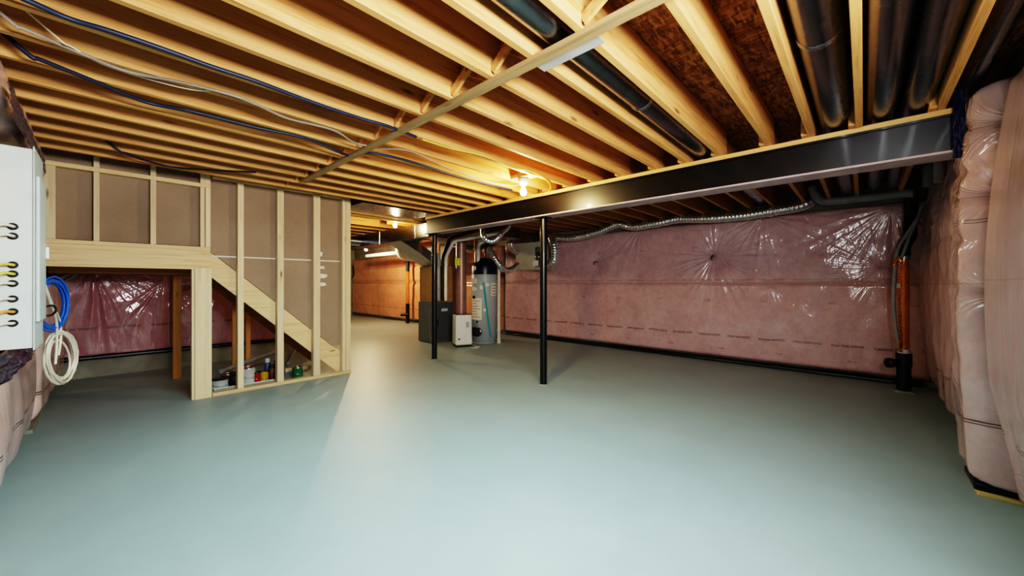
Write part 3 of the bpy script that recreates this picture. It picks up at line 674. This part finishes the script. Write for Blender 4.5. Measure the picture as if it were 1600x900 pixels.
# main trunk duct
td = thing('trunk_duct', 'rectangular sheet metal trunk duct beyond the far black post', 'duct', (3.9, 6.4, 2.02))
MB().box((3.78, 5.5, 2.06), (4.22, 8.6, 2.31), .004).build('trunk', 'galvdark', td)
MB().prism([(3.80, 2.059), (4.2, 2.059), (4.72, 1.75), (4.72, 1.62), (4.60, 1.62), (4.2, 1.86)], 1, 6.42, 6.95).build('sloped_elbow', 'galvdark', td)
for yy in (5.9, 7.2): MB().box((3.772, yy, 2.052), (4.228, yy+.03, 2.318), .002).build('drive_cleat', 'galv', td)
rd = thing('branch_duct', 'short round silver duct hanging past the stair wall', 'duct', (3.5, 8.0, 2.1))
MB().tube(cr([(3.78, 8.1, 2.17), (3.4, 8.1, 2.17), (2.95, 8.05, 2.14), (2.6, 8.0, 2.12)], 6), .10, 24).build('pipe', 'galv', rd)
MB().tube([(3.3, 8.1, 2.17), (3.35, 8.1, 2.17)], .108, 24).build('joint_band', 'galv', rd)
wd_ = P(628, 390, D=10.5)
tag(MB().tube(cr([(wd_.x, wd_.y, 2.3), (wd_.x, wd_.y, 2.12), (wd_.x+.15, wd_.y-.1, 2.04), (wd_.x+.5, wd_.y-.35, 2.04)], 6), .16, 24).build('elbow_duct', 'white'), 'elbow duct coloured white for the bulb light on it in the far passage', 'duct')  # duct metal given white to show it lit by the far bulb
tag(MB().cyl((5.6, 11.5, 2.12), (5.6, 7.3, 2.12), .05, 14).build('drain_pipe', 'pvc'), 'pale horizontal pipe high in the far passage', 'pipe')
# far drain stack
f0 = P(637, 508, Z=0.02); fx, fy = 6.42, P(637, 443, X=6.42).y
fs_ = thing('drain_stack', 'black drain stack with a coppery middle on the far orange wall', 'pipe', (fx, fy, 0))
MB().cyl((fx, fy, .02), (fx, fy, .62), .06, 18).build('lower_pipe', 'abs', fs_)
MB().cyl((fx, fy, .625), (fx, fy, 1.62), .055, 18).build('copper_section', 'copper', fs_)
MB().cyl((fx, fy, 1.625), (fx, fy, 2.3), .06, 18).build('upper_pipe', 'abs', fs_)
MB().cyl((fx-.02, fy-.05, .28), (fx-.18, fy+.1, .28), .05, 14).build('cleanout', 'abs', fs_)
tag(MB().tube(cr([(6.55, P(552, 410, X=6.55).y, 1.95), (6.5, P(553, 425, X=6.5).y, 1.6), (6.5, P(550, 428, X=6.5).y, 1.5)], 6), .02, 8).build('cable', 'blackcable'), 'dark cable hanging on the far orange wall beside the stud', 'cable')

# ---------------------------------------------------------------- furnace
fc = P(677, 537, Z=0); FX, FYY = fc.x, fc.y
fu_ = thing('furnace', 'dark grey upright furnace behind the far black post', 'furnace', (FX+.27, FYY+.27, 0))
fz = .86
MB().box((FX, FYY, .01), (FX+.53, FYY+.55, fz), .006).build('cabinet', 'furnace', fu_)
ud_ = MB().box((FX+.02, FYY-.012, .45), (FX+.51, FYY-.001, fz-.02), .004).build('upper_door', 'furnace2', fu_)
MB().box((FX+.02, FYY-.012, .03), (FX+.51, FYY-.001, .44), .004).build('lower_door', 'furnace2', fu_)
MB().box((FX+.2, FYY-.015, .66), (FX+.36, FYY-.0125, .72), .002).build('badge', 'panel2', ud_)
for zz in (.47, .40): MB().cyl((FX+.09, FYY-.013, zz), (FX+.09, FYY-.022, zz), .03, 14).build('knob', 'darkplastic', fu_)
MB().box((FX+.02, FYY+.0, fz+.001), (FX+.5, FYY+.53, 1.62), .004).build('plenum', 'tanduct', fu_)
MB().tube(cr([(FX-.012, FYY+.1, .62), (FX-.06, FYY+.06, .5), (FX-.03, FYY+.1, .3), (FX-.02, FYY+.05, .06)], 6), .009, 8).build('gas_line', 'greycable', fu_)
# vent pipes
def bend(pts, rad):
    pts = [Vector(p) for p in pts]; out = [pts[0]]
    for i in range(1, len(pts)-1):
        a, b, c = pts[i-1], pts[i], pts[i+1]
        ra_ = min(rad, (a-b).length*.45, (c-b).length*.45); p = b+(a-b).normalized()*ra_; q = b+(c-b).normalized()*ra_
        for t in (0, .25, .5, .75, 1): out.append(p*(1-t)**2+b*2*t*(1-t)+q*t*t)
    return out+[pts[-1]]
def pipe(pts, r, mat, label, name='vent_pipe', smooth=6):
    tag(MB().tube(bend(pts, r*2.2) if smooth == 4 else cr(pts, smooth) if smooth else pts, r, 16).build(name, mat), label, 'pipe')
x, y = FX+.40, FYY-.14
def xy(px, d): p = P(px, 443, D=d); return p.x, p.y
a = xy(696.5, 7.72); b = xy(709, 7.5); c = xy(790, 6.9)
zof = lambda py, d: H+(HY-py)/F*d
pipe([(a[0], a[1], .9), (a[0], a[1], zof(402, 7.72)), (b[0], b[1], zof(377, 7.5)), (c[0], c[1], zof(362, 6.9)), (*xy(797, 6.9), zof(352, 6.9))], .032, 'pvc', 'white vent pipe rising from the furnace and bending along under the beam', smooth=4)
a = xy(692, 7.8); b = xy(703, 7.6); c = xy(770, 7.1)
pipe([(a[0], a[1], .9), (a[0], a[1], zof(402, 7.8)), (b[0], b[1], zof(372, 7.6)), (c[0], c[1], zof(353, 7.1))], .034, 'abs', 'black vent pipe bending up beside the white vent pipe', smooth=4)
a = xy(685.5, 7.78)
pipe([(a[0], a[1], .9), (a[0], a[1], 2.06)], .035, 'greypvc', 'straight grey vent pipe just right of the far black post', smooth=0)
pipe([(*xy(685, 7.4), 1.85), (*xy(685, 7.4), 2.3)], .02, 'copper', 'short copper pipe high beside the far black post', name='copper_pipe', smooth=0)
# return drop duct + tan duct
ra = xy(707, 8.85)
tag(MB().box((ra[0]-.14, ra[1]-.02, .0), (ra[0]+.16, ra[1]+.35, 2.1), .004).build('return_duct', 'tanduct'), 'tan rectangular return duct standing behind the white vent pipe', 'duct')
ra = xy(720.5, 7.95)
rt = thing('return_pipe', 'round vertical duct tinted by a brownish pink reflection standing behind the portable air conditioner', 'duct', (ra[0], ra[1], 0))
MB().cyl((ra[0], ra[1], .05), (ra[0], ra[1], 2.11), .112, 28).build('pipe', 'reflectduct', rt)
for zz in (.72, 1.05, 1.52): MB().cyl((ra[0], ra[1], zz), (ra[0], ra[1], zz+.025), .117, 28).build('joint_band', 'reflectduct', rt)
tg = P(715, 409, D=7.80)
tag(MB().bar(tg+Vector((0, 0, -.075)), tg+Vector((0, 0, .075)), .11, .006, up=FW).build('inspection_tag', 'yellowtag'), 'yellow-green paper tag stuck on the round brownish duct', 'tag')
# portable air conditioner
ac = P(720, 543, Z=0); d = FW; 
ax = thing('portable_air_conditioner', 'white portable air conditioner standing on the floor by the water heater', 'air conditioner', (ac.x+.13, ac.y+.13, 0))
def rot_box(c, w, dp, z0, z1, yaw, bev, taper=0):
    bm = bmesh.new(); bmesh.ops.create_cube(bm, size=1)
    for v in bm.verts:
        t = 1-taper*(v.co.z+.5); v.co = Vector((v.co.x*w*t, v.co.y*dp*t, z0+(v.co.z+.5)*(z1-z0)))
    if bev: bmesh.ops.bevel(bm, geom=list(bm.edges), offset=bev, segments=4, affect='EDGES', profile=.5)
    R = Matrix.Rotation(yaw, 4, 'Z')
    for v in bm.verts: v.co = R@v.co+Vector((c[0], c[1], 0))
    return MB().frombm(bm, False)
ayaw = math.radians(-25); c = (ac.x+.14, ac.y+.13)
fdir = Vector((math.sin(ayaw)*-1*-1, -math.cos(ayaw), 0)); fdir = Vector((math.cos(ayaw-PI/2), math.sin(ayaw-PI/2), 0)); sdir = Vector((math.cos(ayaw), math.sin(ayaw), 0))
rot_box(c, .34, .32, .035, .63, ayaw, .035, .04).build('body', 'white', ax)
rot_box(c, .30, .28, .0, .034, ayaw, .006).build('base', 'darkplastic', ax)
rot_box(c, .28, .24, .6305, .648, ayaw, .006).build('top_grille', 'galvdark', ax)
cc = Vector((c[0], c[1], 0))+fdir*.153+sdir*.07
MB().box((0, 0, 0), (1, 1, 1))
m = MB(); prof_ = []
for i in range(20):
    a_ = 2*PI*i/20; sx_, sz_ = math.cos(a_), math.sin(a_)
    prof_.append(cc+sdir*(.032*math.copysign(abs(sx_)**.5, sx_))+Vector((0, 0, .44+.06*math.copysign(abs(sz_)**.6, sz_))))
m.add([p+fdir*.004 for p in prof_]+[p-fdir*.01 for p in prof_], [tuple(range(20))]+[(i, (i+1) % 20, 20+(i+1) % 20, 20+i) for i in range(20)])
m.build('display_window', 'heater', ax)['label'] = 'grey rounded display window'
cc = Vector((c[0], c[1], .16))+fdir*.158-sdir*.10
MB().lathe(cc, [(.018, 0), (.018, .004), (.012, .005)], 14, fdir).build('drain_plug', 'darkplastic', ax)
# ---------------------------------------------------------------- water heater
wc = P(757, 443, D=8.1); WX, WYY = wc.x, wc.y; R = .272
wh = thing('water_heater', 'tall grey water heater with a dark rounded cap', 'water heater', (WX, WYY, 0))
MB().lathe((WX, WYY, 0), [(R*.93, 0), (R*.93, .03), (R, .04), (R, 1.43), (R*.99, 1.44)], 48).build('tank', 'heater', wh)
MB().lathe((WX, WYY, 1.441), [(R*1.0, 0), (R*1.0, .16), (R*.93, .22), (R*.6, .32), (R*.45, .35), (.01, .355)], 48).build('cap', 'navycap', wh)
fd = Vector((-WX, -WYY, 0)).normalized(); sd_ = Vector((-fd.y, fd.x, 0))*-1   # sd_ points to image right
sd_ = Vector((fd.y*-1, fd.x, 0)); 
if sd_.dot(RT) < 0: sd_ = -sd_
def on_tank(ang0, ang1, z0, z1, name, mat, off=.002, lab=None, par=None):
    n = 8; vs = []
    for z in (z0, z1):
        for i in range(n):
            t = ang0+(ang1-ang0)*i/(n-1); dv = fd*math.cos(t)+sd_*math.sin(t)
            vs.append(Vector((WX, WYY, z))+dv*(R+off))
    m = MB(); m.add(vs, [(i, i+1, n+i+1, n+i) for i in range(n-1)], True); o = m.build(name, mat, par or wh)
    if lab: o['label'] = lab
    return o
zt = lambda py: H+(HY-py)/F*(8.1-R)
lb = on_tank(math.radians(-72), math.radians(-12), zt(500), zt(466), 'warning_label', 'label')
for i in range(7): on_tank(math.radians(-66), math.radians(-20-8*(i % 3)), zt(496-4.2*i), zt(495.2-4.2*i), 'print_line', 'print' if i < 6 else 'redprint', .0035, None, lb)
lb = on_tank(math.radians(30), math.radians(68), zt(462.5), zt(442), 'warning_label', 'label')
for i in range(4): on_tank(math.radians(34), math.radians(60), zt(460-4.5*i), zt(459-4.5*i), 'print_line', 'redprint' if i % 2 else 'print', .0035, None, lb)
on_tank(math.radians(5), math.radians(22), zt(447), zt(442.5), 'small_label', 'label')
on_tank(math.radians(-20), math.radians(-2), zt(452), zt(446), 'small_label', 'label')
on_tank(math.radians(-68), math.radians(-36), zt(454), zt(449), 'small_label', 'label')
for ang, py, mt, sz in ((-48, 439, 'label', .055), ):
    dv = fd*math.cos(math.radians(ang))+sd_*math.sin(math.radians(ang)); p = Vector((WX, WYY, zt(py)))+dv*(R+.02)
    MB().bar(p-Vector((0, 0, sz)), p+Vector((0, 0, sz)), .13, .04, up=dv).build('junction_box', mt, wh)
def knob_on(ang, z, r, mat, nm, L=.02, rad=None):
    dv = fd*math.cos(math.radians(ang))+sd_*math.sin(math.radians(ang)); p = Vector((WX, WYY, z))+dv*((rad or R)+.0005)
    MB().lathe(p, [(r, 0), (r, L), (r*.8, L*1.15)], 20, dv).build(nm, mat, wh)
knob_on(-52, zt(464.5), .035, 'darkplastic', 'knob'); knob_on(-33, zt(503), .02, 'darkplastic', 'knob')
knob_on(-48, H+(HY-419)/F*7.85, .045, 'white', 'gauge', .015)
knob_on(-30, zt(519), .095, 'galvdark', 'burner_cover', .03)
dv = fd*math.cos(math.radians(-55))+sd_*math.sin(math.radians(-55)); p = Vector((WX, WYY, .25))+dv*(R+.05)
MB().bar(p-Vector((0, 0, .08)), p+Vector((0, 0, .08)), .14, .10, up=dv).build('gas_valve', 'darkplastic', wh)
t0 = Vector((WX, WYY, zt(441)))+(fd*.97+sd_*-.12)*(R+.012)
dv2 = fd*math.cos(math.radians(24))+sd_*math.sin(math.radians(24)); t1_ = Vector((WX, WYY, zt(527)))+dv2*(R+.014)
m1 = Vector((WX, WYY, zt(484)))+(fd*math.cos(math.radians(8))+sd_*math.sin(math.radians(8)))*(R+.014)
MB().tube([t0, m1, t1_], .011, 8).build('dip_strap', 'teal', wh)['label'] = 'teal plastic tube'
t0 = t0+sd_*.03; MB().tube([t0, m1+sd_*.012, t1_+sd_*.02], .009, 8).build('dip_strap', 'teal', wh)['label'] = 'teal plastic tube'
cc = m1-sd_*.03; MB().bar(cc-Vector((0, 0, .03)), cc+Vector((0, 0, .03)), .06, .006, up=fd).build('hang_tag', 'label', wh)
# pipework at heater
vx = Vector((WX, WYY, 0))
v0 = vx+sd_*-.13+fd*.12
pipe([v0+Vector((0, 0, 1.70)), v0+Vector((0, 0, 2.02)), v0+Vector((0, 0, 2.10))+sd_*.03, v0+Vector((0, 0, 2.14))+sd_*.12, v0+Vector((0, 0, 2.14))+sd_*.3], .04, 'pvc', 'pale vent elbow rising from the water heater cap', smooth=4)
v0 = vx+sd_*.02+fd*.15
pipe([v0+Vector((0, 0, 1.78)), v0+Vector((0, 0, 2.3))], .018, 'abs', 'thin dark pipe above the water heater cap', 'supply_pipe', 0)
v0 = vx+sd_*-.2+fd*.1
pipe([v0+Vector((0, 0, 1.7)), v0+Vector((0, 0, 1.95)), v0+Vector((0, 0, 2.3))+sd_*-.03], .012, 'copper', 'copper supply pipe at the left of the water heater cap', 'supply_pipe', 3)
v0 = P(779.5, 443, D=7.95); v0.z = 0
dn = thing('discharge_pipe', 'white vertical discharge pipe right of the water heater', 'pipe', v0)
MB().tube(cr([v0+Vector((0, 0, 1.60))-sd_*.035, v0+Vector((0, 0, 1.59))-sd_*.015, v0+Vector((0, 0, 1.53)), v0+Vector((0, 0, .6)), v0+Vector((0, 0, .03))], 5), .03, 16).build('pipe', 'pvc', dn)
MB().cyl(v0+Vector((0, 0, .22)), v0+Vector((0, 0, .30)), .04, 16).build('coupling', 'pvc', dn)
MB().cyl(v0+Vector((0, 0, .0)), v0+Vector((0, 0, .09)), .042, 16).build('end_fitting', 'pvc', dn)
cbl = [P(735, 538, Z=.008), P(742, 541, Z=.008), P(750, 542, Z=.008), P(744, 544, Z=.008), P(736, 543, Z=.008)]
tag(MB().tube(cr(cbl, 6), .008, 6).build('power_cord', 'whitecable'), 'white power cord lying on the floor between air conditioner and heater', 'cord')
# flexible foil ducts
def flex(pts, r, label, mat='foil', ridge=.07, name='flexible_duct', n=None):
    q = cr(pts, 10); L = sum((q[i+1]-q[i]).length for i in range(len(q)-1)); m = max(20, int(L/.012)) if n is None else n
    # resample
    out = []; acc = [0]
    for i in range(len(q)-1): acc.append(acc[-1]+(q[i+1]-q[i]).length)
    j = 0
    for i in range(m+1):
        s = L*i/m
        while j < len(q)-2 and acc[j+1] < s: j += 1
        f = (s-acc[j])/max(1e-6, acc[j+1]-acc[j]); out.append(q[j].lerp(q[j+1], min(1, f)))
    mb = MB().tube(out, r, 18, True, lambda i: r*(1+ridge*math.sin(i*PI*.5+.5)+.05*nz(i*.35, r*50)))
    return tag(mb.build(name, mat), label, 'duct', 'foil flexible ducts')
d8 = 7.6
flex([P(754, 358, D=6.4), P(756, 370, D=6.35), P(763, 376, D=6.35), P(772, 376, D=6.35), P(780, 369, D=6.35), P(786, 361, D=6.4)], .045, 'foil duct hanging in a small loop above the water heater')
flex([P(764, 388, D=7.9), P(772, 402, D=7.8), P(780, 413, D=7.8), P(789, 422, D=7.9), P(800, 421, D=8.0), P(809, 414, D=8.2)], .062, 'foil duct drooping from the heater top to the grey ventilator box')
flex([P(803, 368, D=8.2), P(799, 380, D=8.0), P(801, 389, D=8.1), P(807, 395, D=8.4)], .055, 'short foil duct curling into the left of the ventilator box')
flex([P(724, 388, D=8.3), P(735, 391, D=8.2), P(745, 390, D=8.1), P(750, 389, D=8.05)], .055, 'foil duct lying level behind the water heater vent')
flex([P(862, 372, X=6.35), P(866, 385, X=6.3), P(867, 400, X=6.3), P(864, 411, X=6.32), P(858, 415, X=6.4), P(850, 412, X=6.4)], .085, 'foil duct curving down into the right of the ventilator box')
flex([P(868, 371, X=6.45), P(900, 371, X=6.45), P(935, 362, X=6.45), P(966, 350, X=6.46), P(990, 354, X=6.42), P(1030, 348, X=6.42), P(1060, 342, X=6.46), P(1110, 341, X=6.43), P(1160, 337, X=6.43), P(1205, 330, X=6.44), P(1250, 322, X=6.46), P(1268, 314, X=6.5)], .072, 'long silver foil duct running along the top of the back wall')
for px, py in ((966, 349), (1060, 341), (1205, 330)):
    c = P(px, py, X=6.45); tag(MB().lathe(c+Vector((0, -.02, 0)), [(.080, 0), (.083, .012), (.083, .028), (.080, .04)], 22, Vector((0, 1, 0))).build('hanger_strap', 'foil'), 'metal strap holding the long foil duct, %s' % {966: 'nearest the posts', 1060: 'in the middle', 1205: 'nearest the right wall'}[px], 'strap', 'straps on the long foil duct')
# ventilator box
vb = P(824, 400, X=6.3)
vbx = thing('ventilator_box', 'grey metal ventilator box mounted high on the back wall', 'ventilator', (6.42, vb.y, P(824, 423, X=6.3).z))
y0_, y1_ = P(845, 400, X=6.3).y, P(806, 400, X=6.3).y; z0_, z1_ = P(824, 422, X=6.3).z, P(824, 379, X=6.3).z
MB().box((6.3, y0_, z0_), (6.62, y1_, z1_), .006).build('case', 'taupe', vbx)
MB().box((6.285, y0_+.16, z0_+.015), (6.299, y1_-.01, z1_-.015), .003).build('door', 'taupe', vbx)
MB().box((6.285, y0_+.01, z0_+.06), (6.299, y0_+.14, z1_-.12), .003).build('control_plate', 'galvdark', vbx)
MB().box((6.278, y0_+.05, z0_+.08), (6.2845, y0_+.20, z0_+.2), .001).build('rating_label', 'label', vbx)
MB().lathe((6.2845, y0_+.06, z0_+.28), [(.05, 0), (.05, .03), (.035, .033)], 18, Vector((-1, 0, 0))).build('port', 'galv', vbx)
tag(MB().tube(cr([(6.40, y1_-.1, z0_), (6.38, y1_-.1, z0_-.15), (6.38, (y0_+y1_)/2, z0_-.22), (6.38, y0_+.12, z0_-.18), (6.40, y0_+.1, z0_)], 8), .007, 8).build('drain_hose', 'greycable'), 'thin hose looping below the grey ventilator box', 'hose')
tag(MB().box((6.25, P(852, 400, X=6.4).y, 2.16), (6.5, P(800, 400, X=6.4).y, 2.30), .004).build('trunk_box', 'galvdark'), 'low rectangular metal duct above the ventilator box', 'duct')
tag(MB().box((5.0, 4.9, 2.12), (5.5, 7.1, 2.31), .004).build('trunk_box', 'galvdark'), 'flat grey duct under the joists above the water heater', 'duct')
# ---------------------------------------------------------------- right back corner pipework
pipe([P(1266, 289, X=6.3), P(1272, 300, X=6.36), P(1282, 312, X=6.42), P(1296, 314, X=6.43), P(1350, 309, X=6.43), P(1400, 303, X=6.43), P(1430, 301, X=6.38)], .055, 'greypvc', 'grey elbowed pipe at the right end of the long foil duct', 'vent_pipe', 6)
DX, DYy = 6.28, -.335
def cz(py): return H+(HY-py)/F*((DX*FW.x+DYy*FW.y))
ds = thing('drain_stack', 'black drain pipe with copper coil section in the right back corner', 'pipe', (DX, DYy, 0))
MB().cyl((DX, DYy, .02), (DX, DYy, .30), .062, 22).build('lower_pipe', 'abs', ds)
MB().cyl((DX, DYy, .30), (DX, DYy, .445), .070, 22).build('cleanout_tee', 'abs', ds)
pl = MB().lathe((DX-.04, DYy+.055, .33), [(.048, 0), (.048, .07), (.056, .07), (.056, .10), (.03, .105), (.03, .12)], 18, Vector((-.6, .8, 0)).normalized()).build('cleanout_plug', 'abs', ds)
MB().cyl((DX, DYy, .446), (DX, DYy, .49), .05, 18).build('coupling', 'white', ds)['label'] = 'pale sealing collar'
MB().cyl((DX, DYy, .491), (DX, DYy, 1.52), .04, 18).build('copper_core', 'copper', ds)
hel = [(DX+.044*math.cos(a_), DYy+.044*math.sin(a_), .50+1.0*a_/(2*PI*62)) for a_ in [2*PI*i/14 for i in range(62*14)]]
MB().tube(hel, .0075, 6).build('copper_coil', 'copper', ds)
MB().cyl((DX, DYy, 1.521), (DX, DYy, 1.57), .055, 18).build('coupling', 'galv', ds)
MB().tube(cr([(DX, DYy, 1.571), (DX, DYy, 1.68), (DX+.06, DYy-.05, 1.80), (DX+.16, DYy-.06, 1.92), (DX+.2, DYy-.07, 2.05), (DX+.2, DYy-.07, 2.33)], 6), .062, 18).build('upper_pipe', 'abs', ds)
MB().box((DX-.055, DYy+.03, 1.20), (DX-.04, DYy+.062, 1.25)).build('sticker', 'label', ds)
MB().box((DX-.09, DYy-.08, 0), (DX+.08, DYy+.08, .0195)).build('foot', 'concrete', ds)
pipe([P(1445, 318, X=6.2), P(1436, 338, X=6.2), P(1420, 362, X=6.2), P(1405, 385, X=6.2), P(1401, 400, X=6.2), P(1398, 430, X=6.2), P(1396, 465, X=6.2), P(1398, 500, X=6.2), P(1402, 530, X=6.2), P(1404, 545, X=6.22)], .018, 'greypvc', 'thin grey water line bowing left of the copper drain section', 'water_line', 6)
pipe([P(1441, 322, X=6.15), P(1432, 345, X=6.15), P(1421, 370, X=6.15), P(1414, 390, X=6.15), P(1408, 405, X=6.2)], .016, 'greypvc', 'short grey water line running down to the top of the copper section', 'water_line', 6)
pipe([P(1404, 400, X=6.18), P(1398, 412, X=6.16), P(1397, 416, X=6.16)], .014, 'copper', 'small copper stub left of the top of the copper section', 'copper_pipe', 3)
pipe([P(1404, 530, X=6.18), P(1404, 545, X=6.2), P(1408, 549, X=6.22)], .013, 'copper', 'small copper stub left of the bottom of the copper section', 'copper_pipe', 3)
pipe([P(1452, 250, X=5.9), P(1452, 292, X=5.9)], .05, 'greypvc', 'short grey vertical pipe below the beam close to the right wall', 'vent_pipe', 0)
pipe([P(1468, 245, X=5.4), P(1468, 285, X=5.4)], .04, 'flange', 'short dull pipe beside the grey vertical pipe near the right wall', 'vent_pipe', 0)
jb = P(1363, 286, X=6.45); tag(MB().box((6.42, jb.y-.05, jb.z-.06), (6.5, jb.y+.05, jb.z+.06), .004).build('junction_box', 'greycoat'), 'small grey electrical box between joists above the back wall', 'junction box')
tag(MB().tube(cr([(6.42, jb.y-.03, jb.z+.06), (6.38, jb.y-.12, jb.z+.12), (6.36, jb.y-.35, jb.z+.12), (6.36, jb.y-.5, jb.z-.02)], 6), .008, 8).build('cable', 'greycable'), 'grey cable arching right from the small electrical box', 'cable')
# floor scuff
# ---------------------------------------------------------------- light
def area(name, loc, target, sx, sy, power, col):
    l = bpy.data.lights.new(name, 'AREA'); l.shape = 'RECTANGLE'; l.size = sx; l.size_y = sy; l.energy = power; l.color = col
    o = bpy.data.objects.new(name, l); COL.objects.link(o); o.location = loc
    o.rotation_euler = (Vector(target)-Vector(loc)).to_track_quat('-Z', 'Y').to_euler(); return o
area('window_daylight', (.9, -.58, 1.86), (1.9, 4.0, 1.9), 1.6, .42, 120, (.98, .99, 1.0))
c_ = area('floor_fill', (1.35, 1.3, 2.30), (1.35, 1.3, 0), .5, .5, 27, (.46, .94, 1.0)); c_.data.spread = math.radians(155)  # added stand-in lamp that brightens the floor, no fixture modelled
d_ = area('floor_fill', (.9, 3.3, 2.30), (.9, 3.3, 0), .4, .4, 9, (.52, .94, 1.0)); d_.data.spread = math.radians(165)  # added fill for left floor, stair wall and recess, no fixture there
W = bpy.data.worlds.new('world'); S.world = W; W.use_nodes = True
W.node_tree.nodes['Background'].inputs[0].default_value = (.75, .9, 1, 1); W.node_tree.nodes['Background'].inputs[1].default_value = .1
S.view_settings.view_transform = 'Filmic'; S.view_settings.look = 'Very High Contrast'; S.view_settings.exposure = 0.5
S.cycles.use_adaptive_sampling = True; S.cycles.adaptive_threshold = .03
S.cycles.max_bounces = 8; S.cycles.diffuse_bounces = 3; S.cycles.use_denoising = True; S.cycles.sample_clamp_indirect = 4
